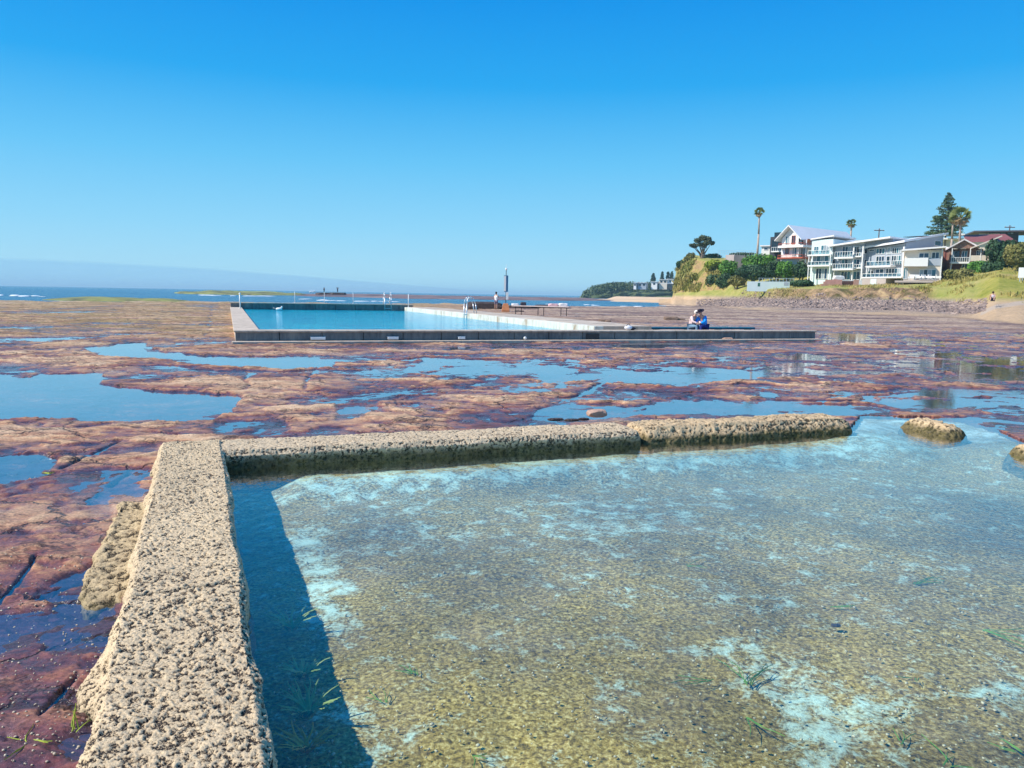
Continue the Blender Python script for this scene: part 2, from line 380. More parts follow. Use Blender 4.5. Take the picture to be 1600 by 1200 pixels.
# ---- water
def water_material(name, tint, ripple, scale, stretch=(1, 1, 1), rough=.01, ior=1.33, ripple2=0, scale2=1, power=5.0):
    m, n, p, o = new_mat(name); L = n.links.new; n.nodes.remove(p); c = coords(n)
    tr = nd(n, 'ShaderNodeBsdfTransparent'); tr.inputs[0].default_value = (*tint, 1)
    gl = nd(n, 'ShaderNodeBsdfGlossy'); gl.inputs['Roughness'].default_value = rough; gl.inputs[0].default_value = (1, 1, 1, 1)
    fr = nd(n, 'ShaderNodeFresnel'); fr.inputs[0].default_value = ior; mx = nd(n, 'ShaderNodeMixShader')
    b = bump(n, noise(n, mapping(n, c, stretch), scale, 3, .6), ripple)
    if ripple2: b = bump(n, noise(n, c, scale2, 3, .6), ripple2, 1.0, b)
    L(b, gl.inputs['Normal']); n.nodes.remove(fr); ge = nd(n, 'ShaderNodeNewGeometry'); dt = nd(n, 'ShaderNodeVectorMath', operation='DOT_PRODUCT'); L(ge.outputs['Incoming'], dt.inputs[0]); L(b, dt.inputs[1])
    f0 = ((ior - 1) / (ior + 1)) ** 2; q5 = mth(n, 'POWER', mth(n, 'SUBTRACT', 1.0, mth(n, 'ABSOLUTE', dt.outputs['Value'])), power)
    L(mth(n, 'ADD', mth(n, 'MULTIPLY', q5, 1 - f0), f0, True), mx.inputs[0]); L(tr.outputs[0], mx.inputs[1]); L(gl.outputs[0], mx.inputs[2]); L(mx.outputs[0], o.inputs[0])
    return m
def sheet(name, poly, z, mat, **k):
    me = bpy.data.meshes.new(name); me.from_pydata([(x, y, z) for x, y in poly], [], [tuple(range(len(poly)))])
    o = link_mesh(name, me, mat); return tag(o, **k)
POOLW = [tuple(C_IN - BU * .12 + LV * 8), (14, -4), (30, 4)] + PW([(1750, 690), (1600, 690), (1500, 690), (1345, 668)]) + [tuple(END_IN - Vector((-.34, .94)) * -.1), tuple(C_IN - BU * .12 + Vector((-.34, .94)) * .12)]
sheet('pool_water', POOLW, .0, water_material('pool_water', (.895, .985, .95), .0040, 15, (1, .6, 1), .02, 1.36, .003, 4, power=3.7), label='clear shallow water in the near walled rock pool', kind='structure')
# puddle water lies around the pool and ends where the shelf stands above it
ring = [POOLW[0], POOLW[-1]] + POOLW[-2:2:-1] + [POOLW[2], (80, 4), (80, 78), (-70, 78), (-70, -4), (-30, -4)]
sheet('tide_water', ring, .0, water_material('tide_water', (.93, .96, .97), .0010, 9, (1, 1, 1), .006, 1.5, power=3.6), label='still tide puddles lying on the rock shelf', kind='structure')

def sea_material():
    m, n, p, o = new_mat('sea_water'); L = n.links.new; c = coords(n)
    sx = nd(n, 'ShaderNodeSeparateXYZ'); L(c, sx.inputs[0])
    n1 = noise(n, mapping(n, c, (.35, 1, 1)), .05, 8, .65)
    col = ramp(n, n1, [(.35, (.002, .055, .12)), (.6, (.004, .09, .19)), (.75, (.01, .16, .26))])
    f = noise(n, mapping(n, c, (.10, 1, 1), (0, 0, rad(8))), .09, 9, .75)
    near = mrange(n, sx.outputs[1], 330, 120); foam = mth(n, 'MULTIPLY', ramp(n, f, [(.60, 0.0), (.655, 1.0)]), near)
    f2 = ramp(n, noise(n, mapping(n, c, (.3, 1, 1)), .7, 6, .8), [(.4, .3), (.6, 1.0)])
    col = mixc(n, mth(n, 'MULTIPLY', foam, f2), col, (.75, .8, .82)); L(col, p.inputs['Base Color'])
    L(mrange(n, foam, 0, 1, .18, .7), p.inputs['Roughness']); p.inputs['IOR'].default_value = 1.33
    b = bump(n, noise(n, mapping(n, c, (.5, 1, 1)), .5, 6, .65), .8); b = bump(n, noise(n, mapping(n, c, (.4, 1, 1)), .06, 4, .6), 3.0, 1.0, b); L(b, p.inputs['Normal'])
    return m
SEA = sea_material()
sheet('sea', [(-21000, 60), (21000, 60), (21000, 21000), (-21000, 21000)], -.08, SEA, label='blue open sea reaching the horizon', kind='structure')
sheet('sea_bed', [(-400, -40), (400, -40), (400, 500), (-400, 500)], -1.75, paint('sea_bed_rock', (.05, .05, .05), .9), label='dark sea bed under the rock shelf', kind='structure')

# ---- floor of the near pool
rs2 = [1.0]
while rs2[-1] < 34: rs2.append(rs2[-1] + .02 + .008 * rs2[-1])
rs2 = np.array(rs2); th2 = np.radians(np.arange(-62, 80, .4)); R2, T2 = np.meshgrid(rs2, th2, indexing='ij'); X2 = (R2 * np.sin(T2)).ravel(); Y2 = (R2 * np.cos(T2)).ravel()
Z2 = -.24 + .03 * fbm(X2 * .8, Y2 * .8, oct=3, seed=101) + .014 * fbm(X2 * 7, Y2 * 7, oct=3, seed=102)
nb = Vector((.338, -.941)); dback = (X2 - C_IN.x) * nb.x + (Y2 - C_IN.y) * nb.y; along = (X2 - C_IN.x) * BU.x + (Y2 - C_IN.y) * BU.y
sd2 = poly_sd(POOL, X2, Y2); Z2 = Z2 + .19 * sstep(1.5, .1, sd2) * sstep(6.9, 7.6, along) + .14 * sstep(.75, .15, dback + .08 * fbm(X2 * 4, Y2 * 4, oct=3, seed=107)) * sstep(.35, .8, along) * (1 - sstep(6.9, 7.6, along))
F2 = grid_faces(len(rs2), len(th2)); F2 = F2[sd2[F2].max(1) > -.12]
sand = .24 * sstep(3.4, 6.5, Y2) + .65 * sstep(.75, .25, dback + .12 * fbm(X2 * 3, Y2 * 3, oct=3, seed=103)) * sstep(.1, .9, along)
for pts, a in ([[(1200, 1085), (1300, 1080), (1390, 1100), (1330, 1150), (1290, 1215), (1250, 1140)], 1.0], [[(1110, 1010), (1180, 1000), (1225, 1035), (1150, 1040)], .9], [[(1510, 1075), (1600, 1060), (1640, 1110), (1530, 1110)], .8],
               [[(455, 830), (495, 825), (545, 950), (525, 1000), (500, 950)], .9], [[(540, 1120), (600, 1110), (620, 1170), (560, 1200)], .5], [[(820, 790), (960, 770), (1120, 800), (1000, 850), (860, 840)], .5], [[(560, 740), (700, 760), (760, 830), (640, 860)], .38], [[(1120, 930), (1230, 930), (1240, 960), (1130, 960)], .4]):
    W = PW(pts, -.24); sand = np.maximum(sand, a * sstep(-.28, .12, poly_sd(W, X2, Y2)))
V2 = np.stack([X2, Y2, Z2], 1); used = np.unique(F2); remap = np.zeros(len(V2), np.int64); remap[used] = np.arange(len(used))
fl = np_mesh('pool_floor', V2[used], remap[F2]); add_attr(fl, 'sand', sand[used])
def floor_material():
    m, n, p, o = new_mat('pool_floor_silt'); L = n.links.new; c = coords(n)
    at = nd(n, 'ShaderNodeAttribute', attribute_name='sand').outputs['Fac']
    a = noise(n, c, 1.6, 6, .7, .5); b = noise(n, c, 42, 5, .7, .3); d = noise(n, c, 6, 7, .75, .4)
    col = ramp(n, b, [(.36, (.06, .04, .010)), (.44, (.23, .15, .034)), (.53, (.44, .295, .075)), (.66, (.80, .62, .27))])
    col = mixc(n, mth(n, 'MULTIPLY', ramp(n, d, [(.35, 0.0), (.65, 1.0)]), .45), col, (.15, .095, .028))
    pur = ramp(n, a, [(.45, 0.0), (.7, 1.0)]); col = mixc(n, mth(n, 'MULTIPLY', pur, .3), col, (.36, .26, .20))
    s = mth(n, 'ADD', mth(n, 'MULTIPLY', at, .62), mth(n, 'MULTIPLY', mth(n, 'SUBTRACT', d, .5), 3.4)); s = mth(n, 'ADD', s, mth(n, 'MULTIPLY', mth(n, 'SUBTRACT', a, .5), .9))
    s = mth(n, 'ADD', s, mth(n, 'MULTIPLY', mth(n, 'SUBTRACT', b, .5), 1.2))
    sm = ramp(n, s, [(.26, 0.0), (.84, 1.0)]); col = mixc(n, mth(n, 'MULTIPLY', sm, .9), col, (.66, .84, .72))
    gr = ramp(n, noise(n, c, 90, 2, .5), [(.70, 0.0), (.76, 1.0)]); col = mixc(n, mth(n, 'MULTIPLY', gr, .6), col, (.60, .52, .34))
    dk = ramp(n, noise(n, c, .55, 4, .6), [(.36, .68), (.58, 1.2)]); col = mixc(n, 1.0, col, dk, 'MULTIPLY')
    L(col, p.inputs['Base Color']); p.inputs['Roughness'].default_value = .9; p.inputs['Specular IOR Level'].default_value = 0.1
    bb = bump(n, b, .008, .8); bb = bump(n, d, .02, .5, bb); L(bb, p.inputs['Normal']); return m
tag(link_mesh('pool_floor', fl, floor_material(), smooth=True), 'silty brown pool floor with pale sand patches', kind='structure')

# ================================================================ near pool walls, pitted old concrete
def concrete_material(name, c_hi, c_mid, c_lo, tide=.11):  # weed line set high by default, its dark also paints the back face's shade
    m, n, p, o = new_mat(name); L = n.links.new; c = coords(n)
    at = nd(n, 'ShaderNodeAttribute', attribute_name='pit').outputs['Fac']
    f = noise(n, c, 120, 4, .65, .3); g = noise(n, c, 2.2, 5, .65); sx = nd(n, 'ShaderNodeSeparateXYZ'); L(c, sx.inputs[0])
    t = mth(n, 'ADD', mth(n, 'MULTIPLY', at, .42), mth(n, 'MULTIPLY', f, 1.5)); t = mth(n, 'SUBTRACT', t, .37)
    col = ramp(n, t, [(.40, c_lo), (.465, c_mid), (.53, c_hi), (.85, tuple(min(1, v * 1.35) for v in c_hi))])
    col = mixc(n, mth(n, 'MULTIPLY', ramp(n, g, [(.4, 0.0), (.7, 1.0)]), .45), col, mixc(n, .5, col, (.10, .075, .06)))
    wl = mth(n, 'ADD', sx.outputs[2], mth(n, 'MULTIPLY', mth(n, 'SUBTRACT', noise(n, c, 5, 4, .7), .5), .12))
    weed = mrange(n, wl, tide, tide - .06); wc = ramp(n, noise(n, c, 22, 5, .7), [(.4, (.02, .025, .012)), (.6, (.12, .10, .035)), (.75, (.30, .26, .12))])
    col = mixc(n, mth(n, 'MULTIPLY', weed, .85), col, wc)
    L(col, p.inputs['Base Color']); p.inputs['Roughness'].default_value = .88; p.inputs['Specular IOR Level'].default_value = .25
    L(bump(n, f, .006, 1.0), p.inputs['Normal']); return m
CONC = concrete_material('pitted_concrete', (.54, .425, .28), (.28, .205, .13), (.02, .017, .016))
CONC2 = concrete_material('oyster_concrete', (.50, .37, .22), (.28, .19, .10), (.03, .025, .018))
def rough_wall(name, p0, p1, w, zt, zb, sp, amp, mat, parent=None, cell=.026, outl=.03, outr=.03, seed=1, round0=.0, round1=.0, lf=.02, edge=.03, cracks=()):
    p0 = Vector(p0[:2]); p1 = Vector(p1[:2]); Lh = (p1 - p0).length; d = (p1 - p0) / Lh; nrm = Vector((-d.y, d.x))    # left of travel
    prof = [(-w / 2 - outr, zb), (-w / 2 - outr * .3, (zb + zt) * .5), (-w / 2, zt - edge), (-w / 2 + edge, zt), (w / 2 - edge, zt), (w / 2, zt - edge), (w / 2 + outl * .4, (zb + zt) * .5), (w / 2 + outl, zb)]
    prof = np.array(prof); seg = np.hypot(*np.diff(prof, axis=0).T); cum = np.r_[0, np.cumsum(seg)]; nv = max(12, int(cum[-1] / sp)); q = np.linspace(0, cum[-1], nv)
    pw = np.interp(q, cum, prof[:, 0]); pz = np.interp(q, cum, prof[:, 1]); nu = max(8, int(Lh / sp)); s = np.linspace(0, Lh, nu)
    k = np.ones(nu)
    if round0: k = np.minimum(k, np.sqrt(np.clip(1 - np.clip(1 - s / round0, 0, 1) ** 2.6, 0.0, 1)))
    if round1: k = np.minimum(k, np.sqrt(np.clip(1 - np.clip(1 - (Lh - s) / round1, 0, 1) ** 2.6, 0.0, 1)))
    SS, PWi = np.meshgrid(s, pw, indexing='ij'); _, PZ = np.meshgrid(s, pz, indexing='ij'); K = k[:, None]
    PWi = PWi * (.35 + .65 * K) + .02 * fbm(SS * 1.3, PWi * 0 + 3, oct=3, seed=seed + 7); PZ = zb + (PZ - zb) * K
    wob = 1 + (.5 * fbm(SS * 2.1, PZ * 4, oct=4, seed=seed + 3)) * sstep(w / 2 - .01, w / 2 + .05, np.abs(PWi))
    PWi = PWi * wob
    X = p0.x + d.x * SS + nrm.x * PWi; Y = p0.y + d.y * SS + nrm.y * PWi; Z = PZ
    P = np.stack([X, Y, Z], -1); du = np.gradient(P, axis=0); dv = np.gradient(P, axis=1); N = np.cross(du, dv); N /= np.linalg.norm(N, axis=-1, keepdims=True) + 1e-9
    cen = np.array([p0.x + d.x * Lh / 2, p0.y + d.y * Lh / 2, zb - 1.0]); ref = P[nu // 2, nv // 2] - cen
    if (N[nu // 2, nv // 2] * ref).sum() < 0: N = -N
    x, y, z = X.ravel(), Y.ravel(), Z.ravel(); F1, idv = worley(x / cell, y / cell, z / cell, seed); F2_, id2 = worley(x / (cell * .45), y / (cell * .45), z / (cell * .45), seed + 9)
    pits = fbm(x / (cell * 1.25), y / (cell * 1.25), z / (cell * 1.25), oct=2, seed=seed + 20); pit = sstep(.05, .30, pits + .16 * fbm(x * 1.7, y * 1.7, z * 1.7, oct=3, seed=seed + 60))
    rg = fbm(x / (cell * .9), y / (cell * .9), z / (cell * .9), oct=3, seed=seed + 50, gain=.7); lump = (.55 - F1) * .45 + (idv - .5) * .35 + (.5 - F2_) * .3 + rg * .9
    dsp = amp * (lump - 1.05 * pit) + lf * fbm(x * 2.2, y * 2.2, z * 2.2, oct=3, seed=seed + 30) + (.006 + lf * .5) * fbm(x * 9, y * 9, z * 9, oct=3, seed=seed + 31, gain=.6)
    for s0_, a_ in cracks: g_ = np.exp(-((SS.ravel() - s0_ - .03 * fbm(PWi.ravel() * 6, SS.ravel() * 0 + s0_, oct=4, seed=77)) / .007) ** 2) * a_; dsp = dsp - .02 * g_; pit = np.maximum(pit, g_ * .9)
    P = P.reshape(-1, 3) + N.reshape(-1, 3) * dsp[:, None]
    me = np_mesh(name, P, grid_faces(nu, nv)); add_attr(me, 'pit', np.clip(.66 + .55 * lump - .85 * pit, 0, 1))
    return link_mesh(name, me, mat, parent, smooth=True)
LN = Vector((-LV.y, LV.x))  # to the right of the wall when walking away is -LN ...
side = -BU                                           # outward (left) of the left wall
wall = empty('pool_wall', (C_IN.x, C_IN.y, 0), label='L-shaped low pitted concrete wall round the near rock pool', cat='concrete wall')
mw = lambda o: (setattr(o, 'matrix_parent_inverse', Matrix.Translation((-C_IN.x, -C_IN.y, 0))), o)[1]
a0 = C_IN + side * .285 - LV * .62; CR = [((Vector(G(300, y_, .19)[:2]) - a0).dot(LV), w_) for y_, w_ in ((918, 1.0), (760, .45), (1110, .3))]; a1 = C_IN + side * .285 + LV * 6.6
mw(rough_wall('wall_section', a0, a1, .57, .19, -.30, .0044, .0070, concrete_material('low_weed_pitted_concrete', (.56, .435, .275), (.28, .20, .12), (.02, .017, .016), tide=.035), wall, cell=.0145, outl=.02, outr=.16, seed=3, round0=.12, lf=.009, cracks=CR))['label'] = 'long near section of the pitted wall, running back towards the camera'  # own material: tan crust, weed kept low on the slope
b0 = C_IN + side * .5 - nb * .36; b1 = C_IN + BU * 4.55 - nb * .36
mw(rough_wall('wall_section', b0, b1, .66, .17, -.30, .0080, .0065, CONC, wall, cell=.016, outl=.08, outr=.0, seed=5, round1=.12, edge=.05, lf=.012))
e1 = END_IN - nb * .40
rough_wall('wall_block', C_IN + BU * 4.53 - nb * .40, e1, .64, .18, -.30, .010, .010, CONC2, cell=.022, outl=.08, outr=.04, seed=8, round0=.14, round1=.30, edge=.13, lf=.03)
tag(bpy.context.scene.objects['wall_block'], 'long rounded oyster-crusted end block of the back wall, beyond the gap', 'concrete wall', 'broken wall blocks')
p = [G(1425, 668), G(1512, 686)]
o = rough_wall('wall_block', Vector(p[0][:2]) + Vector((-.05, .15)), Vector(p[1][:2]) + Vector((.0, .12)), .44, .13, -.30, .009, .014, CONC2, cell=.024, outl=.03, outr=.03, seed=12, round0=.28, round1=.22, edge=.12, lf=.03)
tag(o, 'short broken wall block standing alone in the water', 'concrete wall', 'broken wall blocks')
p = [G(1585, 704), G(1700, 730)]
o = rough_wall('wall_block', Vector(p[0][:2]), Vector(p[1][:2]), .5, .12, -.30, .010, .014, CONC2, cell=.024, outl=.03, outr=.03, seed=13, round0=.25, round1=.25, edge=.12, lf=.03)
tag(o, 'wall block cut off by the right edge of the photo', 'concrete wall', 'broken wall blocks')
q0 = G(228, 772, .05); q1 = G(166, 955, .03)
o = rough_wall('stone_ledge', q0, q1, .36, .062, -.12, .0075, .010, concrete_material('ledge_rubble', (.46, .35, .20), (.27, .19, .10), (.04, .033, .022), tide=.035), cell=.026, outl=.08, outr=.08, seed=15, round0=.35, round1=.6, edge=.03, lf=.035)
tag(o, 'low rough rubble ledge hugging the outer side of the near wall', 'stone ledge')
# mortar skirt lower down
q0 = G(140, 1030, -.02); q1 = G(60, 1260, -.02)

def stone(name, c, rx, ry, rz, mat, seed=0, parent=None, rot=0, sub=3):
    bm = bmesh.new(); bmesh.ops.create_icosphere(bm, subdivisions=sub, radius=1); P = np.array([v.co[:] for v in bm.verts])
    k = 1 + .28 * fbm(P[:, 0] * 1.4 + seed * 7, P[:, 1] * 1.4, P[:, 2] * 1.4, oct=4, seed=seed); P = np.clip(P * k[:, None] * 1.15, -.9, .9)
    ca, sa = math.cos(rot), math.sin(rot)
    for v, q in zip(bm.verts, P):
        x, y = q[0] * rx, q[1] * ry; v.co = (c[0] + ca * x - sa * y, c[1] + sa * x + ca * y, c[2] + q[2] * rz)
    me = bpy.data.meshes.new(name); bm.to_mesh(me); bm.free(); return link_mesh(name, me, mat, parent)
ROCK_D = paint('dark_rock', (.07, .05, .045), .7, .5, 3, bumpd=.05); ROCK_P = paint('pink_rock', (.42, .27, .2), .8, .3, 6, bumpd=.01); ROCK_B = paint('brown_rock', (.24, .16, .11), .8, .4, 3, bumpd=.03)
c = G(932, 650, .20); tag(stone('loose_stone', (c.x, c.y, .235), .13, .09, .05, ROCK_P, 4, rot=.3), 'pinkish loose stone lying on top of the back wall', 'stone')
for k, (x, y, rr, lb) in enumerate(((868, 656, .11, 'leftmost of three flat dark stone chips on the back wall'), (893, 657, .10, 'middle one of three flat dark stone chips on the back wall'), (912, 655.5, .075, 'flat dark stone chip right beside the pinkish loose stone'))):
    c = G(x, y, .19); tag(stone('stone_chip', (c.x, c.y, .195), rr, rr * .5, .018, ROCK_D, 20 + k, rot=.3, sub=2), lb, 'stone', 'stone chips on the back wall')
# ================================================================ the ocean pool
FANG = math.atan2(FU.y, FU.x)
pool = empty('ocean_pool', (FO.x, FO.y, 0), FANG, label='large concrete ocean swimming pool with raised walls on the rock shelf', cat='swimming pool')
def stained(name, c0, c1, c2, sc=1.2, rough=.85):
    m, n, p, o = new_mat(name); c = coords(n, 'Object'); L = n.links.new
    f = noise(n, mapping(n, c, (1, 1, .25)), sc * 4, 6, .7, .3); g = noise(n, c, sc * .8, 5, .7)
    col = ramp(n, mth(n, 'ADD', mth(n, 'MULTIPLY', f, .6), mth(n, 'MULTIPLY', g, .4)), [(.38, c0), (.5, c1), (.62, c2)])
    L(col, p.inputs['Base Color']); p.inputs['Roughness'].default_value = rough; L(bump(n, f, .02), p.inputs['Normal']); return m
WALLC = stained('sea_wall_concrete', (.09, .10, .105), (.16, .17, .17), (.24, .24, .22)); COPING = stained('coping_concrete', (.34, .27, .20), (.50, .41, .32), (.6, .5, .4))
WHITEW = stained('white_limewash', (.36, .27, .18), (.62, .62, .54), (.70, .70, .63), .6)
TEAL = paint('teal_paint', (.015, .15, .20), .5, .15, 3); STEEL = paint('galvanised_steel', (.65, .68, .70), .35, .08, 4, .6); WHITEP = paint('white_paint', (.80, .80, .78), .5, .06, 3)
FRL = 22.9
def panels(mb, s0, s1, t0, t1, z0, z1, n, gap=.02):
    for k in range(n):
        a = s0 + (s1 - s0) * k / n; b = s0 + (s1 - s0) * (k + 1) / n; mb.box(a + gap * .5, b - gap * .5, t0 + (k % 2) * .006, t1, z0, z1)
    return mb
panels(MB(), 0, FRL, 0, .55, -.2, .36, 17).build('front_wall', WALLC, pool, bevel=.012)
MB().box(-.03, FRL + .03, -.05, .60, .36, .42).build('coping', COPING, pool, bevel=.015)
MB().box(-.1, FRL + .05, -.36, -.003, -.2, .085).build('footing', COPING, pool, bevel=.02)
panels(MB(), 0, .55, .56, 34.4, -.2, .36, 1).build('side_wall', stained('painted_lit_wall', (.40, .30, .22), (.58, .46, .36), (.66, .55, .44)), pool)  # paler copy of the wall concrete, sunlight on this face put into its colour
MB().box(-.04, .75, .603, 34.4, .362, .422).build('coping', COPING, pool, bevel=.015)
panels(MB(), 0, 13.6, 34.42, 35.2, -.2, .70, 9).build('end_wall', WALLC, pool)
MB().box(-.05, 13.65, 34.36, 35.3, .70, .76).build('coping', COPING, pool)
MB().box(12.9, 13.3, .61, 34.3, -1.5, .55).build('inner_wall', WHITEW, pool, bevel=.01)
mb = MB()
for k in range(12): mb.box(13.303, 15.4 + .12 * math.sin(k * 2.1), .62 + k * 2.81, .62 + k * 2.81 + 2.8, -.3, .552 + .008 * (k % 3))
mb.build('walkway', COPING, pool)
# pool tank and water
MB().box(.3, 12.9, .3, 34.6, -1.5, -1.2).build('tank_floor', paint('blue_pool_paint', (.10, .36, .42), .8, .25, .5), pool)
m, n, p_, o_ = new_mat('ocean_pool_water'); L = n.links.new; c_ = coords(n, 'Object')
f_ = noise(n, mapping(n, c_, (1, 1, 1)), .5, 6, .7); L(ramp(n, f_, [(.35, (.0, .27, .44)), (.65, (.01, .42, .54))]), p_.inputs['Base Color']); p_.inputs['Roughness'].default_value = .06; p_.inputs['IOR'].default_value = 1.2
bb = bump(n, noise(n, mapping(n, c_, (1, .7, 1)), 3.2, 4, .6), .14); L(bump(n, noise(n, c_, .9, 3, .5), .10, 1.0, bb), p_.inputs['Normal'])
w = MB().add([(.5, .5, .27), (12.92, .5, .27), (12.92, 34.5, .27), (.5, 34.5, .27)], [(0, 1, 2, 3)]).build('swimming_water', m); w.location = (FO.x, FO.y, 0); w.rotation_euler = (0, 0, FANG); tag(w, 'rippled blue water filling the ocean pool', kind='structure')
# outlets on the front wall
def s_at(x, y=529, z=.15):
    g = G(x, y, z); return (g.x - FO.x) * FU.x + (g.y - FO.y) * FU.y
for x0, x1 in ((485, 508), (606, 623), (718, 729)):
    mb = MB(); a, b = s_at(x0), s_at(x1); mb.box(a, b, -.10, -.004, .12, .20); mb.box(a - .02, b + .02, -.06, -.003, .2, .215); mb.build('outlet_box', WHITEP, pool, bevel=.008)
a = s_at(825); MB().tube((a, -.12, .15), (a, -.003, .15), .055, n=14).build('outlet_pipe', WHITEP, pool, True)
MB().box(s_at(925), s_at(946), -.03, -.002, .1, .3).build('patch_panel', paint('dark_patch', (.05, .05, .05), .8), pool)

def at_pool(s, t, z=0): v = fp(s, t); return (v.x, v.y, z)
def ladder(name, s, t, z, **k):
    L_ = empty(name, at_pool(s, t, z), FANG, **k)
    for q in (-.25, .25):
        pts = [(0, q, -.7), (0, q, .55), (.08, q, .85), (.22, q, .95), (.38, q, .88), (.55, q, .55), (.62, q, 0)]
        MB().path(pts, [.028] * 7, 8).build('rail', STEEL, L_, True)
    for k_ in range(4): MB().tube((0, -.25, -.6 + k_ * .28), (0, .25, -.6 + k_ * .28), .022).build('rung', STEEL, L_, True)
    return L_
ladder('pool_ladder', 12.85, 17.5, .56, label='steel ladder with curved handrails on the white inner wall', cat='ladder', group='pool ladders')
l2 = ladder('pool_ladder', 11.6, 34.4, .76, label='steel ladder in the far corner of the ocean pool', cat='ladder', group='pool ladders'); l2.rotation_euler.z = FANG + math.pi / 2
def post(name, s, t, z, h, r, lb, g='thin posts around the ocean pool'):
    o = MB().tube((0, 0, 0), (0, 0, h), r, n=8).ball((0, 0, h), r * 1.5, r * 1.5, r * 1.5).tube((0, 0, 0), (0, 0, .02), r * 2.5).build(name, WHITEP, None, True); o.location = at_pool(s, t, z); tag(o, lb, 'post', g)
post('handrail_post', .6, 31, .42, 1.0, .05, 'thick white post at the far left corner of the ocean pool')
for s_, lb in ((4.6, 'leftmost thin post on the far wall of the ocean pool'), (6.8, 'second thin post from the left on the far pool wall'), (9.0, 'third thin post from the left on the far pool wall')): post('handrail_post', s_, 35.1, .76, .85, .016, lb)
post('handrail_post', 13.1, 33.8, .56, 1.0, .03, 'thin post where the far pool wall meets the white wall')
post('handrail_post', 13.6, 19.6, .56, .9, .025, 'thin post on the walkway just right of the curved ladder rails')

# long low teal bench behind the front wall
bt = empty('bench', at_pool(13.1, 1.5, .235), FANG, label='long low teal bench running behind the front pool wall', cat='bench')
MB().box(0, 7.9, 0, .42, .16, .24).build('seat', TEAL, bt, bevel=.01)
for k in range(6): MB().box(.1 + k * 1.5, .22 + k * 1.5, .04, .38, -.35, .158).build('leg', TEAL, bt)
# bundle on the wall
t = empty('beach_bag', at_pool(14.2, .3, .42), FANG, label='small black and white swim bag left on the pool wall', cat='bag')
MB().ball((0, 0, .09), .17, .12, .09).build('bag_body', paint('white_cloth', (.75, .75, .78), .8), t, True); MB().ball((.16, 0, .06), .16, .11, .06).build('flap', paint('black_cloth', (.03, .03, .04), .8), t, True)
MB().path([(-.1, 0, .16), (0, 0, .24), (.1, 0, .15)], [.012] * 3).build('handle', paint('black_strap', (.03, .03, .04), .8), t, True)

# warning sign pole
g = G(790, 486, .1); sp = empty('sign_pole', (g.x, g.y, .05), label='tall pole with long narrow blue and white sign on an orange base', cat='sign pole')
MB().tube((0, 0, .7), (0, 0, 4.0), .036, n=10).build('pole', paint('dark_pole', (.05, .07, .08), .5), sp, True)
MB().add([(x * a, y * a, z) for z, a in ((-.1, .38), (.15, .38), (.78, .24)) for x, y in ((-1, -1), (1, -1), (1, 1), (-1, 1))], [(3, 2, 1, 0), (0, 1, 5, 4), (1, 2, 6, 5), (2, 3, 7, 6), (3, 0, 4, 7), (4, 5, 9, 8), (5, 6, 10, 9), (6, 7, 11, 10), (7, 4, 8, 11), (8, 9, 10, 11)]).build('base', paint('orange_paint', (.62, .24, .10), .7, .2), sp, bevel=.02)
sg = MB().box(-.2, .2, -.085, -.058, 1.9, 3.45).build('sign_board', paint('blue_sign', (.015, .13, .28), .4), sp); MB().box(-.2, .0, -.095, -.087, 1.95, 3.4).build('white_band', WHITEP, sg)
MB().box(.0, .24, -.085, -.058, 1.15, 1.85).build('lower_board', WHITEP, sp); MB().ball((0, 0, 4.05), .1, .1, .12).build('cap', WHITEP, sp, True); MB().tube((0, 0, 4.1), (0, 0, 4.5), .012).build('spike', WHITEP, sp)

# table on the shelf with towels
g = G(845, 493, .05); tb = empty('shelf_table', (g.x, g.y, .02), rad(-18), label='long pale slab table on three pairs of dark legs, out on the rocks', cat='table')
MB().box(-2.4, 2.4, -.3, .3, .72, .80).build('table_top', paint('pale_slab', (.60, .50, .46), .7), tb, bevel=.02)
for x in (-1.9, 0, 1.9):
    for y in (-.2, .2): MB().tube((x + y * .9, y, -.05), (x + y * .9, y, .72), .028).build('leg', paint('table_iron', (.03, .03, .035), .6), tb)
def on_table(x, z): v = Matrix.Rotation(rad(-18), 3, 'Z') @ Vector((x, 0, z)); return (g.x + v.x, g.y + v.y, .02 + v.z)
def heap(name, x, r, h, mat, seed): 
    o = stone(name, (0, 0, 0), r, .22, h, mat, seed); o.location = on_table(x, .80 + h * .6); return o
PK = paint('pink_towel', (.75, .48, .48), .9, .25, 6); WH = paint('white_towel', (.8, .76, .74), .9, .1, 6); BK = paint('dark_towel', (.05, .05, .07), .9, .2, 6)
tag(heap('towel', -2.2, .34, .10, WH, 31), 'pale towel bunched on the left end of the slab table', 'towel', 'towels and bags on the slab table')
tag(heap('backpack', -1.5, .26, .19, BK, 32), 'dark backpack standing near the left end of the slab table', 'bag', 'towels and bags on the slab table')
tag(heap('towel', 1.0, .42, .14, PK, 33), 'pink towel heaped right of the middle of the slab table', 'towel', 'towels and bags on the slab table')
tag(heap('towel', 1.85, .40, .17, WH, 34), 'white towel heaped on the right end of the slab table', 'towel', 'towels and bags on the slab table')

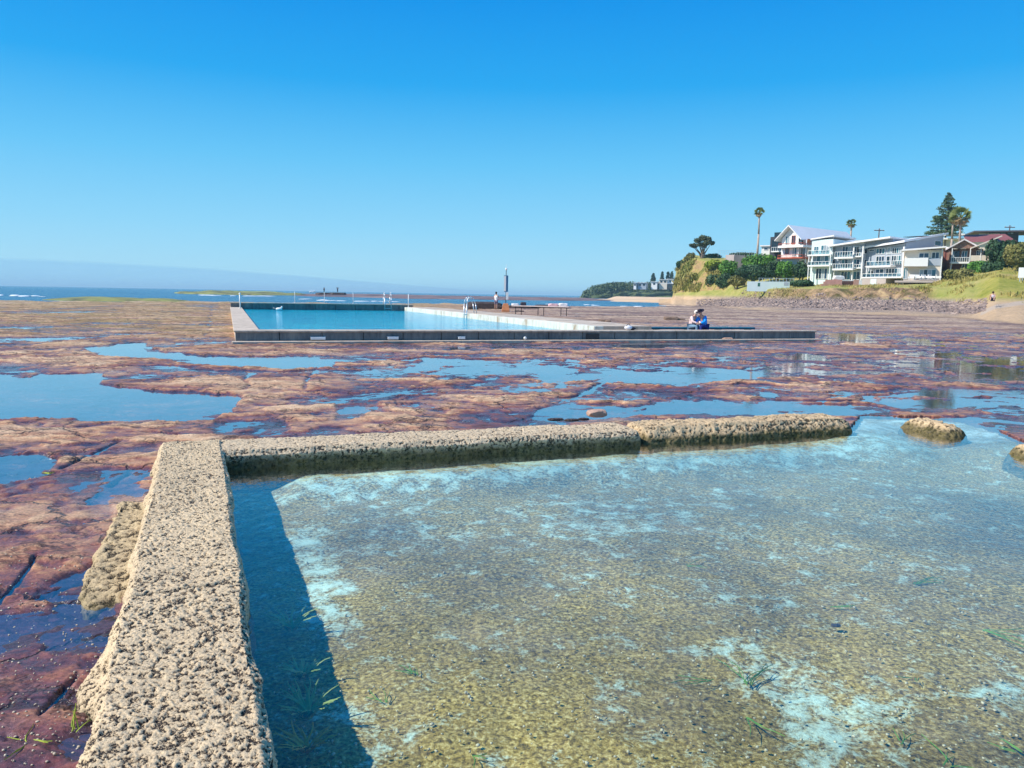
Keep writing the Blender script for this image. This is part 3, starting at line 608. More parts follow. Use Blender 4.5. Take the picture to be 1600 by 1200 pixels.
# loose rocks on the shelf
def rock(x, y, rx, rz, lb, mat=ROCK_D, z=0, seed=1, rot=0, grp='boulders on the rock shelf'):
    g = G(x, y, z); o = stone('boulder', (0, 0, 0), rx, rx * .7, rz, mat, seed, sub=4); o.location = (g.x, g.y, z + rz * .45); o.rotation_euler.z = rot; tag(o, lb, 'boulder', grp)
rock(756, 483, 2.3, .62, 'biggest dark boulder, left of the standing person', seed=41); rock(738, 484, .7, .32, 'small dark boulder just left of the biggest one', seed=42)
rock(818, 482, 2.0, .28, 'low flat dark rock behind the sign pole', seed=43); rock(862, 482, 2.4, .34, 'dark rock hump behind the slab table', seed=44); rock(1048, 501, .55, .22, 'brown rock left of the seated couple', ROCK_B, seed=45); rock(1062, 501, .42, .14, 'smaller brown rock between the couple and the bigger one', ROCK_B, seed=46)
rock(941, 503, .28, .12, 'small brown rock behind the teal bench, near its left end', ROCK_B, seed=47); rock(950, 503.5, .2, .1, 'tiny brown rock right of a slightly bigger one behind the teal bench', ROCK_B, seed=48)
rock(808, 487, .28, .1, 'left of two small dark stones beside the pole', seed=49); rock(815, 487.5, .26, .1, 'right of two small dark stones beside the pole', seed=50)
for k, (x, y) in enumerate(((1548, 497), (1556, 497.5), (1567, 498), (1580, 498.5), (1591, 499))): rock(x, y, .35 + .1 * (k % 2), .14, ['leftmost', 'second', 'middle', 'fourth', 'rightmost'][k] + ' dark stone in the short row on the far right shelf', seed=60 + k, grp='row of dark stones on the far right shelf')
rock(1135, 531, .25, .07, 'pale stone lying on the footing of the front wall', ROCK_P, .05, 70); rock(1258, 529, .25, .07, 'brown stone on the footing near the right end of the front wall', ROCK_B, .05, 71)

# gull and floats on the far water
gu = MB().ball((0, 0, .1), .24, .11, .11).ball((.2, 0, .24), .07, .06, .07).path([(.12, 0, .12), (.2, 0, .22)], [.07, .05]).prism([(-.2, -.04, .12), (-.42, -.03, .16), (-.42, .03, .16), (-.2, .04, .12)], (0, 0, .02)).build('gull_tmp', WHITEP, None, True)
gu.name = 'gull'; g = G(436, 485, .27); gu.location = (g.x, g.y, .27); tag(gu, 'white gull floating on the ocean pool', 'bird')
bk = MB().tube((.26, 0, .235), (.33, 0, .225), .018, .004).build('beak', paint('beak_orange', (.7, .3, .05)), gu)
for x, y, lb in ((499, 482, 'small round white float in the middle of the ocean pool'), (373, 481, 'small round white float near the far left corner post')):
    g = G(x, y, .27); o = MB().ball((0, 0, .06), .13, .13, .13).tube((0, 0, .17), (0, 0, .24), .03).build('float', WHITEP, None, True); o.location = (g.x, g.y, .27); tag(o, lb, 'float', 'floats on the ocean pool')

# ================================================================ people
SKIN = paint('skin', (.55, .32, .23), .6, .06, 8)
def skin_chain(name, pts, edges, radii, mat, parent=None, root=0, sub=2):
    me = bpy.data.meshes.new(name); me.from_pydata(pts, edges, []); o = bpy.data.objects.new(name, me); scene.collection.objects.link(o)
    sk = o.modifiers.new('skin', 'SKIN'); sk.use_smooth_shade = True; ss = o.modifiers.new('sub', 'SUBSURF'); ss.levels = ss.render_levels = sub
    if not me.skin_vertices: me.attributes  # data layer is made by the modifier
    for k, v in enumerate(me.skin_vertices[0].data): v.radius = (radii[k],) * 2 if isinstance(radii[k], (int, float)) else radii[k]; v.use_root = (k == root)
    me.materials.append(mat)
    if parent: o.parent = parent
    return o
STAND = dict(hip=(0, 0, .93), waist=(0, 0, 1.08), chest=(0, 0, 1.32), neck=(0, 0, 1.47), jaw=(0, -.01, 1.55), head=(0, -.01, 1.63), crown=(0, 0, 1.70),
             shl=(-.17, 0, 1.40), ell=(-.21, .02, 1.14), wrl=(-.19, -.10, .92), hal=(-.18, -.13, .84), shr=(.17, 0, 1.40), elr=(.21, .02, 1.14), wrr=(.19, -.10, .92), har=(.18, -.13, .84),
             hpl=(-.09, 0, .88), knl=(-.10, -.02, .48), anl=(-.10, .02, .08), tol=(-.10, -.14, .03), hpr=(.09, 0, .88), knr=(.10, -.02, .48), anr=(.10, .02, .08), tor=(.10, -.14, .03))
RAD = dict(hip=.13, waist=.11, chest=.135, neck=.05, jaw=.065, head=.088, crown=.06, shl=.055, shr=.055, ell=.04, elr=.04, wrl=.028, wrr=.028, hal=.035, har=.035, hpl=.085, hpr=.085, knl=.055, knr=.055, anl=.04, anr=.04, tol=.03, tor=.03)
BONES = [('hip', 'waist'), ('waist', 'chest'), ('chest', 'neck'), ('neck', 'jaw'), ('jaw', 'head'), ('head', 'crown'), ('chest', 'shl'), ('shl', 'ell'), ('ell', 'wrl'), ('wrl', 'hal'), ('chest', 'shr'), ('shr', 'elr'), ('elr', 'wrr'), ('wrr', 'har'),
         ('hip', 'hpl'), ('hpl', 'knl'), ('knl', 'anl'), ('anl', 'tol'), ('hip', 'hpr'), ('hpr', 'knr'), ('knr', 'anr'), ('anr', 'tor')]
def person(loc, rz, lb, pose={}, top=None, legs=None, hair=None, hat=None, scale=1.0, sleeves=True, long_legs=True, group=None):
    J = dict(STAND); J.update(pose); ks = list(J); P = empty('person', loc, rz, label=lb, cat='person', group=group); P.scale = (scale,) * 3
    skin_chain('body', [J[k] for k in ks], [(ks.index(a), ks.index(b)) for a, b in BONES], [RAD[k] for k in ks], SKIN, P)
    def cloth(name, names, mat, f=1.22):
        e = [(names.index(a), names.index(b)) for a, b in BONES if a in names and b in names]
        skin_chain(name, [J[k] for k in names], e, [RAD[k] * f + .012 for k in names], mat, P)
    if top: cloth('top', ['waist', 'hip', 'chest', 'shl', 'shr'] + (['ell', 'elr', 'wrl', 'wrr'] if sleeves else []), top)
    if legs: cloth('trousers', ['hip', 'hpl', 'hpr', 'knl', 'knr'] + (['anl', 'anr'] if long_legs else []), legs, 1.15)
    h = Vector(J['head']); c = Vector(J['crown']); up = (c - Vector(J['neck'])).normalized()
    if hair: MB().ball(h + up * .03 + Vector((0, .02, 0)), .105, .115, .115, 14, 10).build('hair', hair, P, True)
    if hat:
        q = h + up * .075; MB().ball(q + up * .03, .115, .125, .08, 14, 8).tube(q, q + up * .015, .21, .20, n=18).build('hat', hat, P, True)
    return P
# standing walker by the pole
g = G(775, 484, .05)
person((g.x, g.y, .1), rad(160), 'person standing in a white top and shorts beside the dark boulder', dict(hal=(-.16, -.10, 1.35), wrl=(-.2, -.16, 1.3), ell=(-.26, -.04, 1.18)), WHITEP, paint('grey_shorts', (.25, .22, .3), .9), paint('dark_hair', (.03, .02, .015), .7), scale=1.05, sleeves=False, long_legs=False)
# seated couple on the bench: seat top at .54
g = G(1093, 515, .42); yb = g.y + .35
sit = lambda sgn=1, lean=.0: dict(hip=(0, .02, .12), waist=(0, .0 - lean * .3, .27), chest=(0, -.04 - lean, .50), neck=(0, -.07 - lean * 1.3, .64), jaw=(0, -.11 - lean * 1.5, .71), head=(0, -.13 - lean * 1.6, .78), crown=(0, -.13 - lean * 1.7, .86),
    shl=(-.17, -.05 - lean, .57), shr=(.17, -.05 - lean, .57), ell=(-.24, -.16 - lean, .36), elr=(.24, -.16 - lean, .36), wrl=(-.14, -.36 - lean, .28), wrr=(.14, -.36 - lean, .28), hal=(-.10, -.43 - lean, .27), har=(.10, -.43 - lean, .27),
    hpl=(-.09, -.02, .10), hpr=(.09, -.02, .10), knl=(-.11, -.42, .14), knr=(.11, -.42, .14), anl=(-.11, -.44, -.28), anr=(.11, -.44, -.28), tol=(-.11, -.58, -.30), tor=(.11, -.58, -.30))
BLUE = paint('blue_jacket', (.0, .30, .90), .6, .2, 5); NAVY = paint('navy_trousers', (.01, .02, .16), .8, .2, 5); DENIM = paint('pale_denim', (.16, .26, .36), .9, .2, 5)
bx_, by_ = g.x, yb
person((bx_ + .27, by_, .44), rad(-48), 'seated person in a bright blue jacket and dark cap leaning towards a companion', sit(lean=.15), BLUE, NAVY, None, paint('dark_cap', (.02, .015, .03), .8), scale=.86, group='couple sitting by the ocean pool')
person((bx_ - .24, by_ + .05, .44), rad(38), 'seated person in a pale top and jeans left of the blue jacket', sit(lean=.09), paint('pale_pink_top', (.78, .58, .55), .8, .1), DENIM, paint('white_blonde_hair', (.75, .68, .6), .7), scale=.83, group='couple sitting by the ocean pool')
# ================================================================ far shore: terrain
# columns of the shore: image x -> [(distance, z)], written once as real levels
def zc(x, lst): return [(Y, (D(x, v, Y).z if v > 20 else v)) for Y, v in lst]
SHORE = [
 (1030, [(150, -.6), (175, -.05), (200, .3), (260, .5), (420, .6)]), (1050, [(150, -.6), (170, -.05), (196, .4), (205, 1.0), (260, 1.0), (420, 1.)]),
 (1056, [(110, -.5), (165, -.05), (186, 1.0), (192, 458), (196, 440), (202, 420), (222, 412), (300, 415)]),
 (1068, [(110, -.5), (165, 0), (186, 1.2), (190, 456), (194, 432), (200, 408), (212, 402), (300, 404)]),
 (1085, [(110, -.4), (155, .1), (178, 1.3), (185, 455), (189, 430), (194, 405), (202, 399), (260, 399)]),
 (1105, [(105, -.3), (148, .1), (172, 1.4), (179, 454), (184, 430), (190, 408), (198, 401), (260, 402)]),
 (1130, [(100, -.2), (140, .2), (166, 1.5), (173, 454), (179, 432), (186, 410), (196, 403), (260, 403)]),
 (1150, [(95, -.1), (130, .2), (158, 1.5), (163, 456), (170, 448), (180, 428), (190, 408), (260, 404)]),
 (1170, [(92, -.1), (120, .2), (146, 1.6), (150, 452), (158, 449), (172, 446), (186, 424), (196, 406), (260, 402)]),
 (1210, [(90, -.1), (112, .3), (134, 1.6), (137, 451), (150, 448), (165, 446), (178, 428), (195, 408), (260, 398)]),
 (1300, [(86, -.1), (102, .3), (123, 1.7), (126, 449.5), (135, 446.5), (150, 445.5), (172, 430), (200, 400), (260, 392)]),
 (1400, [(82, -.1), (98, .35), (119, 1.8), (122, 449), (131, 445.5), (150, 444), (178, 425), (205, 396), (260, 385)]),
 (1450, [(80, -.1), (96, .4), (116, 1.8), (119, 450), (128, 444), (145, 442), (175, 420), (205, 390), (260, 382)]),
 (1480, [(78, -.1), (93, .4), (110, 1.6), (115, 453), (120, 440), (130, 438), (160, 420), (205, 388), (260, 380)]),
 (1520, [(72, -.1), (86, .4), (99, 1.3), (106, 455), (113, 439), (121, 430), (150, 415), (205, 386), (260, 380)]),
 (1560, [(66, -.1), (78, 483), (88, 471), (97, 452), (106, 433), (114, 426), (150, 410), (205, 384), (260, 378)]),
 (1600, [(60, -.1), (72, 487), (82, 474), (92, 462), (102, 442), (112, 430), (150, 410), (205, 384), (260, 378)]),
 (1700, [(56, -.1), (66, 490), (78, 470), (90, 455), (102, 440), (112, 430), (150, 410), (205, 384), (260, 378)]),
 (2000, [(50, -.1), (60, 495), (72, 475), (90, 460), (102, 450), (112, 440), (150, 420), (205, 394), (260, 388)])]
cols = [(x, zc(x, l)) for x, l in SHORE]
xs_i = np.r_[np.arange(1030, 1640, 1.5), np.arange(1640, 2000, 6)]; NT = 330
VV = np.zeros((len(xs_i), NT, 3)); fac = np.zeros((len(xs_i), NT)); TT = np.linspace(0, 1, NT)
def col_at(x):
    k = max(i for i in range(len(cols)) if cols[i][0] <= x); k = min(k, len(cols) - 2); a = (x - cols[k][0]) / (cols[k + 1][0] - cols[k][0]); a = a * a * (3 - 2 * a) * .6 + a * .4
    out = []
    for c_ in (cols[k][1], cols[k + 1][1]):
        Ys = np.array([q[0] for q in c_]); Zs = np.array([q[1] for q in c_]); tt = np.linspace(0, 1, len(Ys)); out.append((tt, Ys, Zs))
    n_ = 90; q = np.linspace(0, 1, n_)
    Y = (1 - a) * np.interp(q, out[0][0], out[0][1]) + a * np.interp(q, out[1][0], out[1][1]); Z = (1 - a) * np.interp(q, out[0][0], out[0][2]) + a * np.interp(q, out[1][0], out[1][2]); return Y, Z
for i, x in enumerate(xs_i):
    Y, Z = col_at(x); Yd = np.interp(TT ** 1.0, np.linspace(0, 1, len(Y)), Y); Zd = np.interp(TT, np.linspace(0, 1, len(Y)), Z)
    kx = [D(x, 460, y).x for y in (100., 200.)]; VV[i, :, 1] = Yd; VV[i, :, 0] = kx[0] * Yd / 100.; VV[i, :, 2] = Zd
xw, yw, zw = VV[..., 0], VV[..., 1], VV[..., 2]
slope = np.gradient(zw, axis=1) / (np.gradient(yw, axis=1) + 1e-6); steep = sstep(.35, .9, slope)
zw += .10 * fbm(xw * .5, yw * .5, oct=4, seed=201) + steep * .8 * fbm(xw * .45, zw * .45, yw * .35, oct=5, seed=202, gain=.6)
yw += steep * (1.3 * fbm(xw * .22, zw * .22, yw * .1, oct=4, seed=203) + .5 * fbm(xw * .9, zw * .5, yw * .1, oct=4, seed=204))
sh_me = np_mesh('shore_terrain', VV.reshape(-1, 3), grid_faces(len(xs_i), NT)); IX = np.repeat(xs_i, NT)
zf_ = zw.ravel(); st_ = steep.ravel(); ixx = IX; rX, rY = xw.ravel(), yw.ravel()
nz1 = fbm(rX * .12, rY * .12, oct=4, seed=210); ii = ixx + 30 * nz1
add_attr(sh_me, 'steep', st_); add_attr(sh_me, 'bare', sstep(1185, 1215, ii) * (1 - sstep(1440, 1470, ii)))       # the bare earth bank
add_attr(sh_me, 'cliff', (1 - sstep(1140, 1160, ii))); add_attr(sh_me, 'green', sstep(1520, 1550, ii))
cob = sstep(.05, .5, zf_ + .4 * nz1) * (1 - sstep(2.0, 2.6, zf_)) * sstep(1090, 1130, ii) * (1 - sstep(1480, 1540, ii)); add_attr(sh_me, 'cobble', cob)
add_attr(sh_me, 'path', sstep(-.6, .4, .9 - np.abs(rY - (84 + (rX - 60) * .28)) / 2.2) * (ixx > 1535))
def shore_material():
    m, n, p, o = new_mat('shore_ground'); L = n.links.new; c = coords(n)
    A = lambda q: nd(n, 'ShaderNodeAttribute', attribute_name=q).outputs['Fac']
    z = nd(n, 'ShaderNodeSeparateXYZ'); L(c, z.inputs[0]); z = z.outputs[2]
    n1 = noise(n, c, .16, 8, .72); n2 = noise(n, c, 2.0, 7, .75); n3 = noise(n, mapping(n, c, (1, 1, .35)), .34, 8, .75, .8)
    grass = ramp(n, mth(n, 'ADD', mth(n, 'MULTIPLY', n1, .6), mth(n, 'MULTIPLY', n2, .4)), [(.38, (.22, .26, .05)), (.5, (.36, .34, .10)), (.62, (.48, .38, .17))])
    lush = ramp(n, mth(n, 'ADD', mth(n, 'MULTIPLY', n1, .6), mth(n, 'MULTIPLY', n2, .4)), [(.38, (.20, .23, .03)), (.5, (.36, .33, .07)), (.60, (.50, .36, .15))])
    grass = mixc(n, A('green'), grass, lush)
    earth = ramp(n, n3, [(.43, (.03, .014, .02)), (.49, (.17, .085, .08)), (.55, (.36, .20, .15)), (.64, (.55, .36, .21))])
    cliff = ramp(n, n3, [(.36, (.07, .07, .02)), (.43, (.22, .22, .05)), (.48, (.46, .33, .13)), (.53, (.30, .17, .10)), (.58, (.46, .38, .15)), (.64, (.26, .27, .06)), (.70, (.10, .14, .03))])
    sand = ramp(n, n2, [(.35, (.46, .32, .19)), (.65, (.62, .44, .28))])
    cb = ramp(n, noise(n, c, 3.0, 5, .8), [(.36, (.07, .055, .055)), (.5, (.30, .23, .20)), (.62, (.48, .38, .31))])
    low = mrange(n, mth(n, 'ADD', z, mth(n, 'MULTIPLY', n1, .6)), 2.0, 2.7)
    g2 = mixc(n, mth(n, 'MULTIPLY', A('steep'), mth(n, 'ADD', mth(n, 'MULTIPLY', A('bare'), 1.0), .15), True), grass, earth)
    g2 = mixc(n, mth(n, 'MULTIPLY', A('cliff'), mrange(n, A('steep'), 0, .4)), g2, cliff)
    bch = mixc(n, A('cobble'), sand, cb)
    wetc = mrange(n, mth(n, 'ADD', z, mth(n, 'MULTIPLY', n1, .15)), .25, .1); bch = mixc(n, mth(n, 'MULTIPLY', wetc, .8), bch, (.17, .12, .11))
    col = mixc(n, low, bch, g2); col = mixc(n, A('path'), col, (.50, .40, .31))
    L(col, p.inputs['Base Color']); p.inputs['Roughness'].default_value = .92; p.inputs['Specular IOR Level'].default_value = .15
    L(bump(n, n2, .25, .9, bump(n, n3, .4, .8)), p.inputs['Normal']); return m
tag(link_mesh('shore_terrain', sh_me, shore_material(), smooth=True), 'shore with sand, cobbles, bare earth bank, grassy slope and headland', kind='structure')
from mathutils.bvhtree import BVHTree
_bvh = BVHTree.FromPolygons([tuple(v) for v in VV.reshape(-1, 3)], [tuple(f) for f in grid_faces(len(xs_i), NT)])
def ground(x, y):
    h = _bvh.ray_cast(Vector((x, y, 80)), Vector((0, 0, -1))); return h[0].z if h[0] is not None else 0.0
def on(x, Y): v = D(x, 440, Y); return Vector((v.x, Y, ground(v.x, Y)))
def scatter_rocks(name, pts, mat, lb):
    V_, F_ = [], []; base = [(-1, -1, -1), (1, -1, -1), (1, 1, -1), (-1, 1, -1), (-.8, -.8, 1), (.8, -.8, 1), (.8, .8, 1), (-.8, .8, 1)]; fc = [(3, 2, 1, 0), (4, 5, 6, 7), (0, 1, 5, 4), (1, 2, 6, 5), (2, 3, 7, 6), (3, 0, 4, 7)]
    for (x, y, z, r) in pts:
        b = len(V_); a = random.random() * 6.3; k = [random.uniform(.5, 1.2) for _ in range(3)]
        for q in base:
            jx, jy, jz = [q[i] * r * k[i] * random.uniform(.55, 1.0) for i in range(3)]; V_.append((x + jx * math.cos(a) - jy * math.sin(a), y + jx * math.sin(a) + jy * math.cos(a), z + jz * .6))
        F_ += [tuple(b + i for i in f) for f in fc]
    return tag(link_mesh(name, np_mesh(name, V_, F_), mat), lb, kind='stuff')
pts = []
for k in range(8000):
    x = random.uniform(1090, 1545); lo = np.interp(x, [1090, 1150, 1210, 1300, 1450, 1545], [150, 132, 116, 105, 98, 82]); hi = np.interp(x, [1090, 1150, 1210, 1300, 1450, 1545], [176, 160, 135, 124, 117, 96])
    Y = random.uniform(lo, hi); q = on(x, Y); pts.append((q.x, q.y, q.z, random.uniform(.08, .22) * random.choice((.7, 1, 1, 1.7))))
scatter_rocks('cobbles', pts, stained('cobble_stone', (.06, .045, .045), (.24, .18, .16), (.44, .34, .28), .35), 'grey and pinkish cobbles along the foot of the bank')
# scrub and dry grass clinging to the cliff and the slopes
sel = np.arange(VV.shape[0] * NT); mk = (zf_ > 1.7) & (RNG.random(len(sel)) < .9) & (fbm(rX * .25, zf_ * .3, rY * .2, oct=4, seed=230) > .08); cl_ = sel[mk & (st_ > .25) & (ii < 1175)]; gs_ = sel[mk & (ii > 1440) & (rY < 130)]; bk_ = sel[mk & (ii >= 1150) & (ii < 1470) & (zf_ < 6) & (rY < 150)]
def tufts(name, ids, n_, size, mat, lb):
    q = RNG.choice(ids, n_); B_ = VV.reshape(-1, 3)[q] + RNG.normal(size=(n_, 3)) * [.3, .3, .05]; a_ = RNG.random(n_) * 6.28; s_ = size * RNG.uniform(.5, 1.4, n_); w_ = s_ * .28
    dx, dy = np.cos(a_) * w_, np.sin(a_) * w_; tip = B_ + np.stack([RNG.normal(size=n_) * s_ * .4, RNG.normal(size=n_) * s_ * .4, s_], 1)
    Q = np.stack([B_ + np.stack([-dx, -dy, -.05 + 0 * dx], 1), B_ + np.stack([dx, dy, -.05 + 0 * dx], 1), tip + np.stack([dx * .4, dy * .4, 0 * dx], 1), tip - np.stack([dx * .4, dy * .4, 0 * dx], 1)], 1).reshape(-1, 3)
    tag(link_mesh(name, np_mesh(name, Q, np.arange(n_ * 4).reshape(-1, 4)), mat), lb, kind='stuff')
tufts('cliff_scrub', cl_, 8000, .5, leafy('cliff_scrub', (.15, .20, .03), (.48, .38, .13), .22), 'patchy green and straw scrub on the cliff')
tufts('slope_grass', gs_, 6000, .26, leafy('slope_grass', (.22, .22, .04), (.50, .38, .14), .25), 'long dry grass on the slope at the right')
tufts('bank_grass', bk_, 3500, .2, leafy('bank_grass', (.24, .22, .05), (.50, .37, .16), .25), 'straw grass along the top of the bank')
# ---- distant reef, sand, headland across the bay
def slab(name, pts, z, mat, amp, dens, **k):     # pts: bearing (as image x) and distance of its outline
    W = [(D(a, 460, b).x, b) for a, b in pts]; xs_ = [q[0] for q in W]; ys_ = [q[1] for q in W]; nx, ny = dens; gx = np.linspace(min(xs_) - 8, max(xs_) + 8, nx); gy = np.linspace(min(ys_) - 8, max(ys_) + 8, ny)
    X, Y = np.meshgrid(gx, gy, indexing='ij'); X = X.ravel(); Y = Y.ravel(); sc = (max(ys_) - min(ys_)) * .06; sd = poly_sd(W, X, Y) + sc * fbm(X * .03, Y * .03, oct=4, seed=5)
    Z = np.where(sd > 0, z * sstep(0, sc * 1.5, sd) + amp * np.abs(fbm(X * .06, Y * .03, oct=5, seed=6)), 0) - .5 * sstep(2, -3, sd)
    return tag(link_mesh(name, np_mesh(name, np.stack([X, Y, Z], 1), grid_faces(nx, ny)), mat), **k)
FARROCK = stained('far_reef_rock', (.06, .045, .05), (.17, .11, .11), (.30, .20, .17), .02)
MOSS = stained('mossy_reef_rock', (.04, .045, .03), (.20, .20, .06), (.34, .36, .08), .06)
slab('far_reef', [(430, 330), (480, 450), (700, 470), (900, 480), (960, 400), (960, 300), (900, 270), (800, 240), (650, 235), (500, 260)], .3, FARROCK, .55, (260, 120), label='low brown reef platform across the channel', kind='structure')
slab('weedy_reef', [(265, 300), (300, 335), (450, 340), (480, 300), (400, 262), (300, 268)], .45, MOSS, 1.2, (160, 120), label='green weedy reef beyond the ocean pool, ringed by surf', kind='structure')
slab('shore_reef', [(60, 100), (110, 126), (180, 130), (250, 118), (330, 100), (200, 98), (90, 97)], .14, MOSS, .5, (160, 80), label='green weedy rocks on the seaward edge at the left', kind='structure')
slab('sand_spit', [(890, 350), (930, 430), (1110, 430), (1110, 160), (1060, 172), (1020, 225), (960, 290)], .45, paint('beach_sand', (.62, .44, .28), .9, .15, .05), .15, (140, 100), label='pale sand spit in front of the far headland', kind='structure')
def foam_strip(pts, lb, w=1.2):
    mb = MB()
    for (a, b) in zip(pts[:-1], pts[1:]):
        for k in range(7):
            t_ = (k + random.random()) / 7; q = G(a[0] + (b[0] - a[0]) * t_, a[1] + (b[1] - a[1]) * t_, 0); r = w * random.uniform(.3, 1.0); (mb.ball((q.x + random.uniform(-2, 2), q.y + random.uniform(-3, 3), -.06), r * 2.0, r * .8, .05 + .12 * random.random() ** 2, 8, 5) if random.random() < .6 else None)
    return tag(mb.build('surf', FOAM, None, True), lb, kind='stuff')
FOAM = paint('sea_foam', (.80, .84, .86), .7, .1, 1)
foam_strip([(290, 460.3), (340, 461.6), (400, 462.6), (440, 462.4)], 'white surf along the weedy reef', 1.5); foam_strip([(470, 466.5), (520, 469), (580, 470.5), (610, 470.5)], 'breaking wave behind the far pool wall', .9)
foam_strip([(830, 474), (900, 475.5), (960, 477.5), (1000, 479)], 'small waves washing in by the sand spit', .55); foam_strip([(-20, 462), (20, 461), (60, 463)], 'whitecaps at the far left', .7)
q = G(489, 457.5, 0); mb = MB()
for k in range(26): a_ = random.uniform(-1, 1); h_ = random.random(); mb.ball((q.x + a_ * 4 * (1 - h_ * .6), q.y + random.uniform(-1, 1), h_ * 2.6), .8 * (1 - h_ * .6), .6, .5 * (1.2 - h_), 7, 5)
tag(mb.build('wave_splash', FOAM, None, True), 'white spray of a wave bursting on the far reef', kind='stuff')

# headland across the bay
HY = 620.0
prof = [(905, 466), (912, 459), (922, 452), (935, 447), (955, 443), (975, 442), (1000, 443), (1030, 444), (1060, 443), (1120, 440), (1250, 436)]
px = np.linspace(905, 1250, 180); top = np.interp(px, [a for a, _ in prof], [b for _, b in prof]); nyy = 50; HV = np.zeros((180, nyy, 3))
for i, x in enumerate(px):
    zt_ = D(x, top[i], HY).z; x0_ = D(x, 450, HY).x
    for j in range(nyy):
        t_ = j / (nyy - 1); fr_ = min(1, t_ * 4.5); front = 60 * sstep(960, 1020, x); HV[i, j] = (x0_ * (1 + t_ * .25), HY - front * (1 - fr_) + t_ * 160, max(-.5, (zt_) * (fr_ ** (.45 if x < 955 else .9)) - .4))
HV[..., 2] += (HV[..., 2] > 0) * 1.2 * fbm(HV[..., 0] * .05, HV[..., 1] * .05, oct=4, seed=301)
HEADM = leafy('headland_scrub', (.035, .075, .035), (.16, .19, .08), .06)
tag(link_mesh('far_headland', np_mesh('far_headland', HV.reshape(-1, 3), grid_faces(180, nyy)), HEADM, smooth=False), 'dark scrubby headland across the bay', kind='structure')
# beach under it
slab('far_beach', [(945, 500), (950, 560), (1080, 560), (1080, 470)], 1.6, bpy.data.materials['beach_sand'], .2, (80, 40), label='far strip of beach under the headland', kind='structure')
# ================================================================ vegetation
def leaves(name, blobs, n_, size, mat, parent=None, origin=(0, 0, 0), shell=.55, flat=.0):
    blobs = np.array(blobs, float); wgt = (blobs[:, 3] * blobs[:, 4] * blobs[:, 5]) ** (2 / 3.); wgt /= wgt.sum(); bi = RNG.choice(len(blobs), n_, p=wgt)
    d = RNG.normal(size=(n_, 3)); d /= np.linalg.norm(d, axis=1, keepdims=True); rr = shell + (1 - shell) * RNG.random(n_) ** .6; rr *= 1 + .22 * vnoise(d[:, 0] * 2.4 + bi * 3.1, d[:, 1] * 2.4, d[:, 2] * 2.4, seed=3)
    P = blobs[bi, :3] + d * blobs[bi, 3:6] * rr[:, None]
    nn = d + RNG.normal(size=(n_, 3)) * .55; nn /= np.linalg.norm(nn, axis=1, keepdims=True); a = np.cross(nn, RNG.normal(size=(n_, 3))); a /= np.linalg.norm(a, axis=1, keepdims=True) + 1e-9; b = np.cross(nn, a)
    s_ = size * RNG.uniform(.6, 1.3, n_)[:, None]; Q = np.stack([P - a * s_, P - b * s_ * .55, P + a * s_, P + b * s_ * .55], 1).reshape(-1, 3) - np.array(origin)
    return link_mesh(name, np_mesh(name, Q, np.arange(n_ * 4).reshape(-1, 4)), mat, parent)
GREEN1 = leafy('leaf_bright', (.05, .15, .025), (.14, .30, .04), .5); GREEN2 = leafy('leaf_dark', (.02, .06, .03), (.07, .13, .05), .5); GREEN3 = leafy('leaf_olive', (.11, .12, .03), (.28, .25, .08), .5)
PINE = leafy('pine_needles', (.04, .10, .06), (.14, .20, .10), .5); BARK = paint('bark', (.22, .17, .13), .9, .3, 2); PALMB = paint('palm_bark', (.42, .33, .26), .9, .2, 2)
DEEP = leafy('inner_twigs', (.015, .035, .015), (.04, .07, .03), 1)
def bush(name, x, y_top, y_bot, wpx, Y, mat, lb, cat='bush', group='bushes on the slope below the houses', n_=1500, seed=0, leaf=.26, lumps=6):
    rnd = random.Random(seed + int(x)); sc = Y / FPX * 1.0; c0 = D(x, (y_top + y_bot) / 2, Y); rx = wpx * sc * .5; rz = (y_bot - y_top) * sc * .5; base = D(x, y_bot, Y)
    B = empty(name, (base.x, base.y, base.z), label=lb, cat=cat, group=group); bl = [(c0.x, c0.y, c0.z, rx * .72, rx * .62, rz * .78)]
    for k in range(lumps): a_ = rnd.random() * 6.28; e_ = rnd.uniform(-.5, .8); bl.append((c0.x + rx * .55 * math.cos(a_), c0.y + rx * .4 * math.sin(a_), c0.z + rz * .55 * e_, rx * rnd.uniform(.3, .48), rx * .4, rz * rnd.uniform(.35, .5)))
    leaves('foliage', bl, n_, leaf, mat, B, base); mb = MB()
    for k in range(5): q = bl[k + 1]; mb.tube((0, 0, -.4), (q[0] - base.x, q[1] - base.y, q[2] - base.z), .12, .04, 6)
    mb.build('trunk', BARK, B); return B
PALMG = leafy('palm_frond', (.10, .17, .05), (.30, .32, .10), .8)
